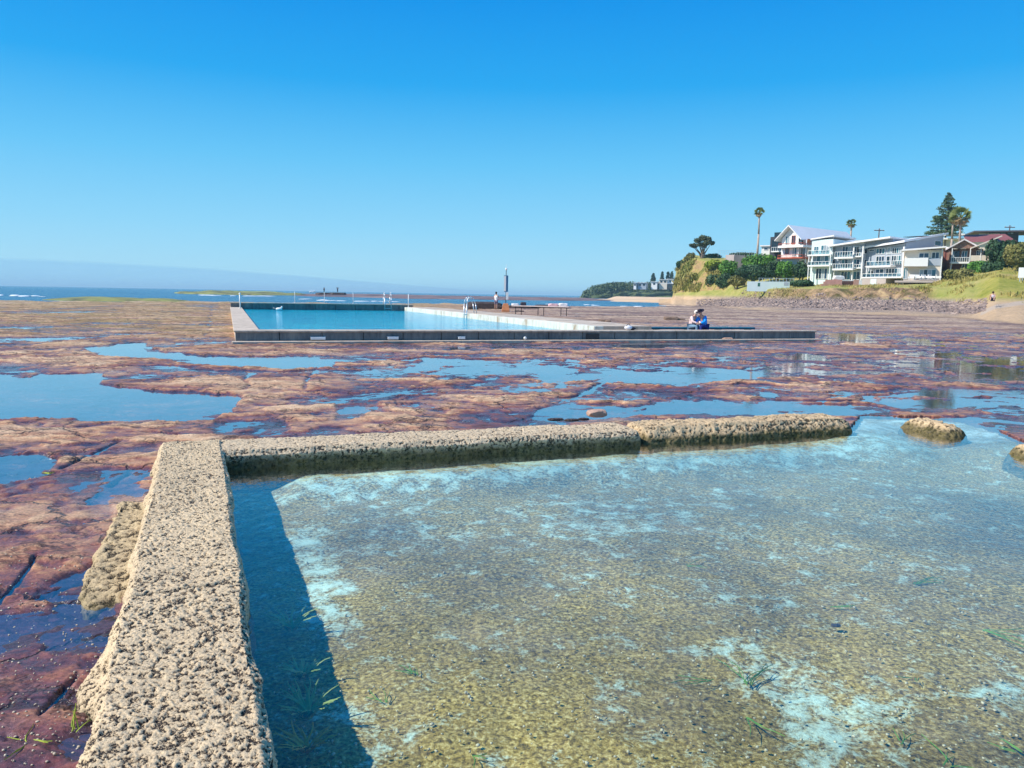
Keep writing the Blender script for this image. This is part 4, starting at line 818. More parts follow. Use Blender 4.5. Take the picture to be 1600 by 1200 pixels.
def palm(x, y_top, y_base, Y, crown_px, lb, dead=True, grp='fan palms among the houses'):
    t0 = D(x, y_top, Y); sc = Y / FPX; R_ = crown_px * sc * .5; cz = t0.z - R_ * .80; b0 = D(x, y_base, Y); P = empty('fan_palm', (t0.x, Y, b0.z), label=lb, cat='palm tree', group=grp); Hh = cz - b0.z
    rnd = random.Random(int(x)); MB().path([(0, 0, -1), (.05 * Hh * .2, 0, Hh * .5), (0, 0, Hh)], [.26, .2, .16], 8).build('trunk', PALMB, P, True)
    def fan(mb, dirv, r, w):
        d_ = dirv.normalized(); sd_ = d_.cross(Vector((0, 0, 1))); sd_ = sd_.normalized() if sd_.length > .05 else Vector((1, 0, 0)); sd_ = Matrix.Rotation(rnd.uniform(-1.2, 1.2), 3, d_) @ sd_; st = d_ * r * .45; c_ = Vector((0, 0, Hh)); mb.tube(c_, c_ + st, .03, .02, 4)
        nf = 11
        for k in range(nf):
            an = (k / (nf - 1) - .5) * 2.4; tip = c_ + st + (d_ * math.cos(an) + sd_ * math.sin(an)) * r * w + Vector((0, 0, -.18 * r * w)); mid = c_ + st + (d_ * math.cos(an) + sd_ * math.sin(an)) * r * w * .5
            off = (d_ * -math.sin(an) + sd_ * math.cos(an)) * r * .055; mb.add([c_ + st, mid - off, tip, mid + off], [(0, 1, 2, 3)])
    g_ = MB(); dd = MB()
    for k in range(24):
        az = rnd.random() * 6.28; el = rnd.uniform(-.35, 1.35); fan(g_, Vector((math.cos(az) * math.cos(el), math.sin(az) * math.cos(el), math.sin(el))), R_, .58)
    for k in range(15): az = rnd.random() * 6.28; el = rnd.uniform(-1.35, -.25); fan(dd, Vector((math.cos(az) * math.cos(el), math.sin(az) * math.cos(el), math.sin(el))), R_ * .92, .5)
    g_.build('crown', PALMG, P); dd.build('dead_fronds', leafy('dead_frond', (.34, .23, .11), (.56, .41, .22), 1), P); return P
def norfolk(name, x, y_top, y_base, Y, wpx, lb, grp=None, n_tier=30, mat=None, lite=False):
    sc = Y / FPX; t0 = D(x, y_top, Y); b0 = D(x, y_base, Y); Hh = t0.z - b0.z; P = empty(name, (t0.x, Y, b0.z), label=lb, cat='pine tree', group=grp); rnd = random.Random(int(x) * 3); tb_ = MB().path([(0, 0, -1), (0, 0, Hh * .5), (0, 0, Hh)], [Hh * .02, Hh * .013, .04], 8)
    bl = []; br = MB(); RR = wpx * sc * .5
    for k in range(n_tier):
        t_ = (k + .5) / n_tier; z_ = Hh * (.12 + .88 * t_); r_ = RR * (1 - t_) ** .80 * rnd.uniform(.8, 1.15) + .2
        for j in range(6 if not lite else 4):
            az = rnd.random() * 6.28; e = Vector((math.cos(az) * r_, math.sin(az) * r_, r_ * .10)); tb_.tube((0, 0, z_), (e.x, e.y, z_ + e.z), .05, .02, 4)
            for q in (.35, .6, .82, 1.0): bl.append((e.x * q, e.y * q, z_ + e.z * q, r_ * .12 + .10, r_ * .12 + .10, .13 + r_ * .03))
    tb_.build('trunk', BARK, P); leaves('foliage', bl, 9000 if not lite else 1200, .20 if not lite else .9, mat or PINE, P, shell=.1); return P

norfolk('norfolk_pine', 1483, 301, 378, 176, 50, 'tall dark conical Norfolk pine rising behind the houses')
palm(1187, 324, 400, 168, 18, 'tall slender palm standing alone left of the white gabled house'); palm(1331, 342, 372, 185, 17, 'small palm peeping over the roofs between white houses')
palm(1503, 323, 425, 140, 36, 'largest palm with dry golden fronds in front of the pine'); palm(1490, 335, 405, 156, 18, 'thinner palm just left of the largest palm')
# tree on the headland
def clump_tree():
    Y = 196.; b = on(1096, Y); sc = Y / FPX; T = empty('headland_tree', b, label='gnarled windswept tree standing on top of the headland', cat='tree'); base = D(1096, 400, Y); tr = MB(); bl = []
    for (x, y, r) in ((1085, 384, 7), (1090, 376, 7), (1098, 372, 8), (1106, 374, 8), (1112, 380, 6.5), (1094, 382, 6), (1103, 380, 7), (1080, 383, 4), (1100, 385, 5)):
        q = D(x, y, Y + random.uniform(-1.2, 1.2)); e = q - b; bl.append((e.x, e.y, e.z, r * sc * .8, r * sc * .9, r * sc * .55)); tr.path([(0, 0, -1), (e.x * .25, e.y * .3, e.z * .35), (e.x * .8, e.y * .9, e.z * .85)], [.28, .17, .06], 6)
    tr.build('trunk', BARK, T, True); leaves('crown', bl, 2600, .26, leafy('headland_leaf', (.035, .06, .03), (.12, .14, .07), .6), T, shell=.25)
clump_tree()
LIME = leafy('lime_leaf', (.22, .30, .03), (.34, .40, .05), .6)
BUSH = [('bush', 1186, 392, 430, 52, 168, GREEN1, 'big bright green rounded bush below the tall palm', 4200), ('bush', 1180, 410, 443, 60, 160, GREEN2, 'wide dark green bush under the big bright one', 3800), ('bush', 1214, 403, 438, 34, 162, GREEN2, 'dark bush right of the big bright rounded bush', 2400),
 ('bush', 1230, 405, 440, 36, 158, GREEN1, 'green bush below the white gabled house veranda', 2600), ('bush', 1252, 404, 440, 30, 156, GREEN2, 'dark bush touching the pale modern house', 2200), ('bush', 1162, 414, 444, 34, 170, GREEN2, 'dark bush below the concrete retaining wall', 2200),
 ('bush', 1150, 428, 450, 30, 166, GREEN3, 'olive bush between the cliff and the white low wall', 1600), ('bush', 1136, 402, 440, 34, 178, GREEN1, 'bright green creeper mound high on the cliff face', 2600), ('bush', 1114, 404, 424, 28, 184, LIME, 'lime green bush in the middle of the cliff face', 1800),
 ('bush', 1134, 424, 454, 36, 174, GREEN2, 'dark bush at the foot of the cliff', 2400), ('bush', 1112, 426, 452, 26, 180, GREEN2, 'dark scrub left of the cliff foot bush', 1500), ('bush', 1066, 404, 424, 20, 199, GREEN2, 'dark bush on the left shoulder of the headland', 1100), ('bush', 1112, 395, 406, 32, 198, GREEN2, 'low hedge-like bush right of the headland tree', 1200), ('bush', 1078, 393, 412, 20, 198, GREEN3, 'olive bush just left of the headland tree', 1000),
 ('hedge', 1250, 437, 449, 50, 142, GREEN2, 'clipped dark hedge right of the white low wall', 2200), ('bush', 1500, 418, 448, 52, 122, GREEN3, 'scraggly olive bush at the left end of the grassy slope', 2600), ('bush', 1532, 404, 438, 40, 126, GREEN1, 'bright green bush in front of the brown gabled house', 2600),
 ('tree', 1566, 370, 432, 56, 130, GREEN2, 'tall dark green tree right of the brown gabled house', 5200), ('tree', 1594, 374, 426, 52, 120, GREEN3, 'olive rounded tree at the right edge of the photo', 4600), ('bush', 1550, 408, 438, 34, 122, GREEN2, 'dark bush between the bright bush and the grassy slope', 2200)]
for nm, x, yt, yb_, w_, Y, mt, lb, n_ in BUSH: bush(nm, x, yt, yb_, w_, Y, mt, lb, 'hedge' if nm == 'hedge' else ('tree' if nm == 'tree' else 'bush'), n_=n_)
# far headland: wood mass and pines
pts_b = []
for k in range(240):
    x = random.uniform(914, 1062); t_ = np.interp(x, [a for a, _ in prof], [b for _, b in prof]); q = D(x, t_ + random.uniform(-.5, 7), HY - 30 + random.uniform(0, 60)); r_ = random.uniform(1.5, 3.6); pts_b.append((q.x, q.y, q.z - 1, r_ * 1.5, r_, r_ * .8))
tag(leaves('far_wood', pts_b, 9000, 1.0, leafy('far_scrub', (.03, .07, .035), (.13, .17, .07), .05)), 'scrubby wood covering the headland across the bay', kind='stuff')
for x, yt, w_, lb in ((1021, 427.5, 8, 'leftmost tall pine on the far headland'), (1035, 425, 4.5, 'thinnest pine, in the middle of the far headland row'), (1044, 425, 6, 'pine just right of the thinnest far headland pine'), (1050, 424.5, 6, 'rightmost far headland pine, next to the near cliff')):
    norfolk('far_pine', x, yt, 444, HY - 20, w_, lb, 'pines on the far headland', 12, GREEN2, True)
# ================================================================ houses
WHT = paint('render_white', (.78, .77, .74), .7, .05, .4); CREAM = paint('render_cream', (.66, .58, .48), .8, .06, .4); GREYW = paint('cladding_grey', (.36, .40, .45), .6, .06, .5); AQUA = paint('pale_aqua_render', (.62, .72, .70), .7, .05, .4)
ROOFW = paint('roof_white', (.78, .76, .75), .5, .05, .6); ROOFG = paint('roof_pale_grey', (.60, .62, .62), .5, .06, .6); TERRA = paint('terracotta', (.42, .10, .05), .7, .15, 1); MAROON = paint('maroon_roof', (.24, .08, .07), .6, .15, .8)
BRICK = paint('brown_brick', (.26, .15, .11), .85, .18, 3); DARKW = paint('charcoal_cladding', (.04, .045, .055), .6, .1, 1); DECK = paint('timber_deck', (.42, .24, .19), .8, .15, 2); ORANGE = paint('orange_blind', (.62, .17, .06), .7, .1, 2)
CONW = paint('plain_concrete', (.46, .39, .36), .85, .1, .6); TIMB = paint('dark_timber', (.10, .05, .045), .8, .15, 2)
mG, nG, pG, oG = new_mat('window_glass'); pG.inputs['Base Color'].default_value = (.012, .03, .045, 1); pG.inputs['Roughness'].default_value = .04; pG.inputs['IOR'].default_value = 1.5; pG.inputs['Specular IOR Level'].default_value = .6
GLASS = [mG]
for nm_, c_ in (('teal_glass', (.04, .15, .19, 1)), ('curtained_glass', (.30, .35, .37, 1)), ('dark_glass', (.02, .05, .09, 1))):
    g2_ = mG.copy(); g2_.name = nm_; g2_.node_tree.nodes['Principled BSDF'].inputs['Base Color'].default_value = c_; GLASS.append(g2_)
mB, nB, pB, oB = new_mat('balcony_glass'); nB.nodes.remove(pB); _t = nd(nB, 'ShaderNodeBsdfTransparent'); _t.inputs[0].default_value = (.62, .76, .80, 1); _g = nd(nB, 'ShaderNodeBsdfGlossy'); _g.inputs['Roughness'].default_value = .03; _f = nd(nB, 'ShaderNodeFresnel'); _f.inputs[0].default_value = 1.5; _m = nd(nB, 'ShaderNodeMixShader')
nB.links.new(_f.outputs[0], _m.inputs[0]); nB.links.new(_t.outputs[0], _m.inputs[1]); nB.links.new(_g.outputs[0], _m.inputs[2]); nB.links.new(_m.outputs[0], oB.inputs[0])
class House:                   # local frame: x along the front (to the right), y into the house, z up; origin at the near corner
    def __init__(s, xc, Yc, yaw, ybase, lb, name='house', cat='house', group='houses above the shore'):
        s.c = D(xc, 440, Yc); s.c.z = 0; s.yaw = rad(yaw); s.ux = Vector((math.cos(s.yaw), math.sin(s.yaw), 0)); s.uy = Vector((-math.sin(s.yaw), math.cos(s.yaw), 0)); s.z0 = D(xc, ybase, Yc).z
        s.root = empty(name, (s.c.x, s.c.y, s.z0), s.yaw, label=lb, cat=cat, group=group)
    def f(s, x, y, out=0.0):    # front plane: pixel -> (local x, local z)
        d = ray(x, y); n_ = s.uy; o_ = s.c - n_ * out; t = n_.dot(o_ - Vector((0, 0, EYE))) / n_.dot(d); p = Vector((0, 0, EYE)) + d * t
        return (p - s.c).dot(s.ux), p.z - s.z0
    def d(s, x, y, out=0.0):    # side plane (x = out): pixel -> (local y, local z)
        d = ray(x, y); n_ = s.ux; o_ = s.c + n_ * out; t = n_.dot(o_ - Vector((0, 0, EYE))) / n_.dot(d); p = Vector((0, 0, EYE)) + d * t
        return (p - s.c).dot(s.uy), p.z - s.z0
    def fbox(s, name, x0, y0, x1, y1, mat, out=.05, th=.1, parent=None, bevel=0):
        xm = (x0 + x1) / 2; a = s.f(x0, (y0 + y1) / 2, out)[0]; b = s.f(x1, (y0 + y1) / 2, out)[0]; zt = s.f(xm, y0, out)[1]; zb = s.f(xm, y1, out)[1]
        return MB().box(a, b, -out, -out + th, zb, zt).build(name, mat, parent or s.root, bevel=bevel)
    def dbox(s, name, x0, y0, x1, y1, mat, out=.05, th=.1, parent=None):
        xm = (x0 + x1) / 2; a = s.d(x0, (y0 + y1) / 2, out)[0]; b = s.d(x1, (y0 + y1) / 2, out)[0]; zt = s.d(xm, y0, out)[1]; zb = s.d(xm, y1, out)[1]
        return MB().box(out - th, out, a, b, zb, zt).build(name, mat, parent or s.root)
    def win(s, x0, y0, x1, y1, n=1, side=False, frame=None, name='window', out=.10):
        fn = s.d if side else s.f; a, zt = fn(x0, y0, out); b, _ = fn(x1, y0, out); zt = fn((x0 + x1) / 2, y0, out)[1]; zb = fn((x0 + x1) / 2, y1, out)[1]; w = .07; fr = MB(); gl = MB()
        def bx(mb, u0, u1, v0, v1, z0, z1):
            if side: mb.box(out - v0, out - v1, u0, u1, z0, z1)
            else: mb.box(u0, u1, -out + v0, -out + v1, z0, z1)
        bx(fr, a, b, 0, .12, zt - w, zt); bx(fr, a, b, 0, .12, zb, zb + w)
        for k in range(n + 1): u = a + (b - a - w) * k / n; bx(fr, u, u + w, .003, .115, zb + w, zt - w)
        F_ = fr.build(name, frame or WHITEP, s.root); gls = [MB() for _ in GLASS]
        for k in range(n): u0 = a + (b - a - w) * k / n + w * .5; u1 = a + (b - a - w) * (k + 1) / n + w * .5; bx(gls[random.choice((0, 0, 1, 2, 3))], u0, u1, .05, .07, zb + w * .5, zt - w * .5)
        for q, g_ in zip(gls, GLASS):
            if q.v: q.build('pane', g_, F_)
        return F_
    def rail(s, x0, y0, x1, y1, out, n=5, name='balcony_rail', slab=.0, mat=None, glassy=True):
        a = s.f(x0, y1, out)[0]; b = s.f(x1, y1, out)[0]; xm = (x0 + x1) / 2; zt = s.f(xm, y0, out)[1]; zb = s.f(xm, y1, out)[1]; mb = MB(); mb.box(a, b, -out, -out + .06, zt - .06, zt)
        for k in range(n + 1): u = a + (b - a - .06) * k / n; mb.box(u, u + .06, -out + .002, -out + .058, zb, zt - .06)
        for u in (a, b - .06): mb.box(u + .002, u + .058, -out + .06, -.02, zt - .06, zt - .003)
        R_ = mb.build(name, mat or WHITEP, s.root)
        if glassy: MB().box(a + .06, b - .06, -out + .02, -out + .035, zb + .02, zt - .08).build('glass_panel', mB, R_)
        if slab: MB().box(a - .05, b + .05, -out - .03, -.01, zb - slab, zb).build('balcony_slab', mat or WHT, s.root)
        return R_
    def body(s, x0, x1, ytop, ybot=None, mat=WHT, depth=None, name='walls', xc=None):
        a = s.f(x0, ytop)[0]; zt = s.f((x0 + (xc or x1)) / 2, ytop)[1] if xc is None else s.f(xc, ytop)[1]; 
        dp = depth or s.d(x1, ytop)[0]; dp = dp if 3 < dp < 22 else 9.0; s.w = -a; s.dp = dp; s.zt = zt
        return MB().box(a, 0, 0, dp, -2.5, zt).build(name, mat, s.root)
def skillion(h, x0, x1, ylo, yhi, th, front_out, mat, side_out=.4, back=None, name='roof'):   # roof sloping up to the right/back
    pass

# A  white gabled house with red blinds
h = House(1246, 158, -52, 410, 'large white gabled house with orange-red blinds and two verandas'); h.body(1222, 1332, 372, mat=WHT, xc=1246); w, dp, zt = h.w, h.dp, h.zt
zr = h.f(1233, 354)[1]; mb = MB(); e_ = 1.0
for sgn in (0, 1):
    xa, xb = (-w - e_, -w / 2) if sgn == 0 else (e_, -w / 2); za = zt - .5
    mb.prism([(xa, -1.2, za), (xb, -1.2, zr), (xb, -1.2, zr + .22), (xa, -1.2, za + .22)], (0, dp + 2.4, 0))
mb.build('roof', ROOFW, h.root); MB().prism([(-w, 0, zt), (0, 0, zt), (-w / 2, 0, zr - .05)], (0, dp, 0)).build('gable', WHT, h.root)
h.win(1227.5, 369, 1233.5, 383, 2); h.win(1237, 368, 1243, 381.5, 2, frame=TERRA); h.win(1227, 388, 1233, 397, 2, frame=TERRA)
h.win(1248, 371, 1256, 382, 3, True); h.win(1259, 371, 1275, 382, 4, True); h.win(1238, 387, 1245, 401, 2)
h.win(1248, 387, 1262, 402, 4, True)
for nm, y0, y1 in (('upper_slab', 383, 386.5), ('lower_slab', 402, 404)):
    z1 = h.d(1262, y0, 1.6)[1]; z0_ = h.d(1262, y1, 1.6)[1]; MB().box(-w - .02, 1.6, -1.3, dp, z0_, z1).build(nm, WHT if y0 < 390 else TERRA, h.root)
for k in range(5): yy = .0 + k * dp / 4.6; MB().box(1.42, 1.56, yy - .07, yy + .07, -2, zt - .4).build('veranda_post', WHITEP, h.root)
for k in range(3): yy = .5 + k * 2.2; MB().box(1.40, 1.44, yy, yy + 1.1, h.d(1256, 380)[1], h.d(1256, 374)[1]).build('blind', ORANGE, h.root)
for (y0, y1) in ((379, 382.6), (397.5, 402)):
    za, zb = h.d(1256, y0, 1.5)[1], h.d(1256, y1, 1.5)[1]; mb = MB().box(1.44, 1.5, -1.2, dp * .8, za - .08, za).box(-w, 1.44, -1.26, -1.2, za - .08, za)
    for k in range(34): mb.box(1.45, 1.49, -1.1 + k * dp * .8 / 34, -1.05 + k * dp * .8 / 34, zb, za - .08)
    for k in range(14): mb.box(-w + k * w / 14, -w + .05 + k * w / 14, -1.25, -1.21, zb, za - .08)
    mb.build('balcony_rail', TERRA, h.root)
# B  pale aqua modern block
h = House(1298, 150, -48, 440, 'pale aqua three-storey modern house with glazed balconies'); h.body(1269, 1313, 374, mat=AQUA, xc=1290); w, dp, zt = h.w, h.dp, h.zt
MB().prism([(-w - .2, -.3, zt + .003), (.2, -.3, zt + .5), (.2, -.3, zt + .75), (-w - .2, -.3, zt + .25)], (0, dp + .5, 0)).build('roof', ROOFW, h.root)
h.win(1283, 383, 1296, 395, 3); h.win(1270, 399, 1295, 413, 4); h.win(1275, 419, 1293, 436, 4); h.win(1272, 385, 1279, 395, 2)
h.rail(1262, 391, 1296, 397.5, 1.3, 6, slab=.28); h.rail(1262, 408.5, 1295.5, 414, 1.3, 6, slab=.28)
for q in (1262.5, 1268, 1296): h.fbox('post', q, 397, q + 1, 437, WHITEP, 1.25, .15)
h.win(1301, 385, 1306, 394, 1, True); h.win(1301, 405, 1306, 412, 1, True)
# C  three-storey white house with a slanting roof
h = House(1347, 146, -50, 440, 'white three-storey house with slanting roof and stacked railed balconies'); h.body(1306, 1362, 381, mat=GREYW, xc=1328); w, dp, zt = h.w, h.dp, h.zt
za, zb = h.f(1308, 384, 1.2)[1], h.f(1347, 378, 1.2)[1]; zc_ = zb + (zb - za) * .9
MB().prism([(-w - .8, -1.6, za - .15), (w * .95, -1.6, zc_), (w * .95, -1.6, zc_ + .3), (-w - .8, -1.6, za + .15)], (0, dp + 2, 0)).build('roof', ROOFW, h.root)
MB().prism([(0.05, .2, zt - .5), (w * .9, .2, zt - .5), (w * .9, .2, zc_ - .02), (.05, .2, zb - .1)], (0, dp * .6, 0)).build('upper_wall', GREYW, h.root)
MB().prism([(-w, 0, zt), (0, 0, zt), (0, 0, zb - .1)], (0, dp, 0)).build('gable', WHT, h.root)
h.win(1316, 385, 1330, 400, 3); h.win(1334, 385, 1344, 400, 2); h.win(1315, 405, 1330, 419, 3); h.win(1333, 405, 1344, 418, 2); h.win(1314, 424, 1329, 437, 3); h.win(1333, 424, 1344, 437, 2)
h.rail(1304, 393, 1332, 401.5, 1.5, 7, slab=.3); h.rail(1301, 412, 1332, 419.5, 1.7, 8, slab=.32); h.rail(1334, 395, 1345, 400, .9, 3, slab=.2); h.rail(1334, 413, 1345, 418, .9, 3, slab=.2)
for q, y0 in ((1302, 420), (1331.5, 385), (1346, 384)): h.fbox('post', q, y0, q + 1.6, 438, WHT, .9, .25)
h.win(1351, 385, 1356, 397, 1, True); h.win(1351, 405, 1358, 417, 1, True)
# D  grey house with big white skillion roof
h = House(1410, 140, -60, 445, 'grey house with a long white skillion roof, clerestory windows and a glass-railed deck'); h.body(1354, 1472, 388, mat=GREYW, xc=1380); w, dp, zt = h.w, h.dp, h.zt
za, zb = h.f(1354, 389, 1.0)[1], h.f(1410, 380, 1.0)[1]; dp2 = min(24, h.d(1474, 372)[0]); zs0, zs1 = h.d(1411, 379)[1], h.d(1472, 366)[1]
# the roof rises towards the back and the right
MB().add([(-w - 1, -1.2, za), (.6, -1.2, zs0), (.6, dp2 + .6, zs1), (-w - 1, dp2 + .6, zs1 - (zs0 - za))] + [(-w - 1, -1.2, za + .35), (.6, -1.2, zs0 + .35), (.6, dp2 + .6, zs1 + .35), (-w - 1, dp2 + .6, zs1 - (zs0 - za) + .35)], [(3, 2, 1, 0), (4, 5, 6, 7), (0, 1, 5, 4), (1, 2, 6, 5), (2, 3, 7, 6), (3, 0, 4, 7)]).build('roof', ROOFW, h.root)
MB().prism([(0, 0, zt), (0, dp2, zt), (0, dp2, zs1 - .05), (0, 0, zs0 - .05)], (-.25, 0, 0)).build('side_gable', GREYW, h.root); MB().prism([(-w, 0.02, zt), (0, 0.02, zt), (0, 0.02, zs0 - .1)], (0, .25, 0)).build('front_gable', GREYW, h.root)
h.win(1369, 388, 1383, 397, 3); h.win(1386, 387, 1392, 397, 1); h.win(1394, 387, 1408, 396, 4); h.win(1369, 400, 1382, 412, 3); h.win(1385, 400, 1391, 412, 1); h.win(1393, 399, 1408, 413, 4); h.win(1368, 420, 1381, 427, 2); h.win(1384, 419, 1407, 430, 5); h.win(1358, 390, 1366, 393, 1); h.win(1356, 423, 1365, 429, 2)
h.rail(1353, 408, 1391, 415, 1.6, 6, slab=.3); h.rail(1394, 407, 1409, 413.5, .6, 4); h.rail(1347, 427, 1408, 432.5, 3.0, 9, slab=.25)
h.fbox('deck_base', 1347, 434, 1384, 447, CONW, 2.95, 2.9); h.fbox('cabinet_door', 1360, 436, 1369, 447, AQUA, 3.0, .04); h.fbox('post', 1409, 385, 1411, 447, WHT, .5, .3); h.fbox('post', 1353, 415, 1354, 434, WHITEP, 1.5, .15)
h.win(1461, 376, 1471, 384, 1, True); h.win(1413, 400, 1420, 408, 1, True)
mb = MB()
for k in range(4): mb.box(1.2 * k - w * .6, 1.2 * k - w * .6 + 1.0, dp2 * .55, dp2 * .55 + 1.7, zs0 + 1.55, zs0 + 1.62)
mb.build('solar_panel', DARKW, h.root)
# E  cream wing with white box balcony
h = House(1470, 133, -26, 445, 'cream house wing with solid white box balcony and ground patio'); h.body(1415, 1474, 391, mat=CREAM, xc=1440); w, dp, zt = h.w, h.dp, h.zt
MB().prism([(-w - .6, -1.2, zt - .15), (.4, -1.2, zt + .35), (.4, -1.2, zt + .6), (-w - .6, -1.2, zt + .12)], (0, 5, 0)).build('roof', ROOFW, h.root)
h.win(1436, 395, 1452, 403, 2); h.win(1456, 394, 1468, 404, 2); h.fbox('balcony', 1413, 403, 1450, 416, WHT, 1.6, 1.58); h.fbox('cladding_panel', 1451, 404, 1470, 415, GREYW, .12, .11)
h.win(1437, 421, 1463, 437, 4); h.fbox('post', 1470, 388, 1471.5, 440, WHITEP, .3, .2); h.win(1412, 418, 1419, 436, 2); h.fbox('patio', 1398, 438.5, 1470, 441.5, CONW, 3.0, 2.9)
for k, (x, lb) in enumerate(((1424, 'leftmost white chair on the patio'), (1433, 'second white chair on the patio'), (1445, 'third white patio chair from the left'), (1455, 'fourth white patio chair from the left'), (1466, 'rightmost white chair on the patio'))):
    u, z = h.f(x, 438, 2.0); pw = h.c + h.ux * u - h.uy * 2.0; ch = empty('patio_chair', (pw.x, pw.y, h.z0 + z + .03), rad(-40 + 25 * k), label=lb, cat='chair', group='white chairs on the patio')
    MB().box(-.4, .4, -.4, .4, .3, .45).build('seat', WHT, ch); MB().box(-.4, .4, .3, .42, .453, .95).build('backrest', WHT, ch); MB().box(-.47, -.403, -.4, .4, .3, .68).build('armrest', WHT, ch); MB().box(.403, .47, -.4, .4, .3, .68).build('armrest', WHT, ch)
    for a_ in (-.35, .35):
        for b_ in (-.35, .35): MB().box(a_ - .03, a_ + .03, b_ - .03, b_ + .03, 0, .298).build('leg', STEEL, ch)
# F  brown house with gabled veranda
h = House(1532, 134, -24, 432, 'brown brick house with gabled veranda and maroon roof behind the largest palm'); h.body(1485, 1560, 389, mat=BRICK, xc=1508); w, dp, zt = h.w, h.dp, h.zt
def gable(xa, xp, xb, ye, yp, out, mat, rm):
    a, z0_ = h.f(xa, ye, out); p_, z1_ = h.f(xp, yp, out); b, _ = h.f(xb, ye, out); mb = MB()
    for q in (a, b): mb.prism([(q, -out, z0_), (p_, -out, z1_), (p_, -out, z1_ + .25), (q, -out, z0_ + .25)], (0, dp + out, 0))
    mb.build('roof', rm, h.root); MB().prism([(a + .2, -out + .5, z0_), (b - .2, -out + .5, z0_), (p_, -out + .5, z1_ - .05)], (0, .3, 0)).build('gable', mat, h.root)
gable(1483, 1507, 1531, 388, 375, 1.6, BRICK, paint('white_barge', (.66, .60, .58), .6)); 
MB().prism([(h.f(1515, 389)[0], -2.2, zt - .1), (h.f(1562, 376)[0], -2.2, zt + 1.9), (h.f(1562, 376)[0], -2.2, zt + 2.1), (h.f(1515, 389)[0], -2.2, zt + .12)], (0, 7, 0)).build('porch_roof', CREAM, h.root)
MB().add([(-w * .5, 1, zt + 1.2), (5, 1, zt + 1.3), (4, 7, zt + 3.0), (-w * .5, 7, zt + 2.9)], [(0, 1, 2, 3)]).build('red_roof', MAROON, h.root)
h.win(1488, 392, 1500, 404, 3, frame=DARKW); h.win(1503, 392, 1512, 402, 2); h.win(1526, 391, 1533, 402, 2); h.win(1536, 391, 1545, 399, 2); h.win(1503, 412, 1512, 420, 2)
h.rail(1486, 402, 1514, 409, 1.6, 8, slab=.3); h.fbox('solid_balcony', 1515, 399, 1545, 408, CREAM, 1.5, .2); h.fbox('screen', 1488, 410, 1502, 424, TIMB, .12, .1)
for q in (1486, 1514.5, 1531): h.fbox('post', q, 388, q + 1.3, 428, WHT, 1.55, .2)
# G  narrow block with maroon slats between E and F
h = House(1486, 140, -30, 440, 'narrow brown block with tall maroon slatted windows'); h.body(1473, 1490, 389, mat=BRICK)
for x in (1475, 1478.5, 1482): h.fbox('slat_panel', x, 392, x + 1.8, 411, MAROON, .12, .1); h.fbox('slat_panel', x, 418, x + 1.8, 433, MAROON, .12, .1)
h.fbox('fascia', 1472, 386, 1487, 389, WHT, .5, .6)
# H  pale flat-roofed house behind
h = House(1552, 172, -25, 400, 'long pale flat-roofed house behind the brown gabled house'); h.body(1478, 1580, 374, mat=CREAM); w, dp, zt = h.w, h.dp, h.zt
MB().box(-w - .8, .6, -1.2, dp, zt, zt + .35).build('roof', ROOFW, h.root); h.win(1484, 376, 1492, 381, 2); h.win(1523, 371, 1527, 374, 1); h.win(1533, 370, 1537, 374, 1); h.fbox('upper_fascia', 1474, 365, 1508, 368, ROOFW, 1.3, 3)
# I  dark modern house on the skyline
h = House(1585, 184, -20, 392, 'dark modern house with thin flat roof on the skyline at the right'); h.body(1545, 1625, 363, mat=DARKW); w, dp, zt = h.w, h.dp, h.zt
MB().box(-w - 3.5, 8, -2.4, dp + 1, zt, zt + .3).build('roof', paint('dark_fascia', (.10, .09, .11), .6), h.root); h.win(1560, 361, 1572, 366, 3, frame=DARKW); h.win(1575, 362, 1584, 366, 2, frame=DARKW); h.fbox('lower_wall', 1530, 365, 1562, 372, CREAM, .4, .3)
# J  charcoal house left of A
h = House(1221, 170, -45, 405, 'charcoal house with dark glass set behind the white gabled house'); h.body(1204, 1240, 370, mat=DARKW, xc=1212); w, dp, zt = h.w, h.dp, h.zt
h.win(1206, 375, 1217, 388, 3, frame=DARKW); h.fbox('glass_box', 1210, 363, 1222, 370, mG, -1, 3); h.rail(1205, 386, 1222, 392, 1.2, 5, slab=.25)
# K  small pale shed
h = House(1202, 176, -30, 403, 'small pale flat-roofed shed between the tall palm and the charcoal house', name='shed', cat='shed'); h.body(1190, 1208, 385, mat=WHT); MB().box(-h.w - .3, .3, -.4, h.dp + .3, h.zt, h.zt + .25).build('roof', ROOFW, h.root); h.win(1193.5, 387, 1200, 390.5, 1)
# L  low building behind, long pale roof right of A
h = House(1372, 182, -25, 400, 'low building whose long pale roof shows behind the white houses'); h.body(1330, 1400, 377, mat=WHT); MB().prism([(-h.w - 1, -1.5, h.zt), (1, -1.5, h.zt - .3), (1, -1.5, h.zt), (-h.w - 1, -1.5, h.zt + .35)], (0, h.dp + 2, 0)).build('roof', ROOFG, h.root); h.win(1345, 379, 1352, 383, 2)

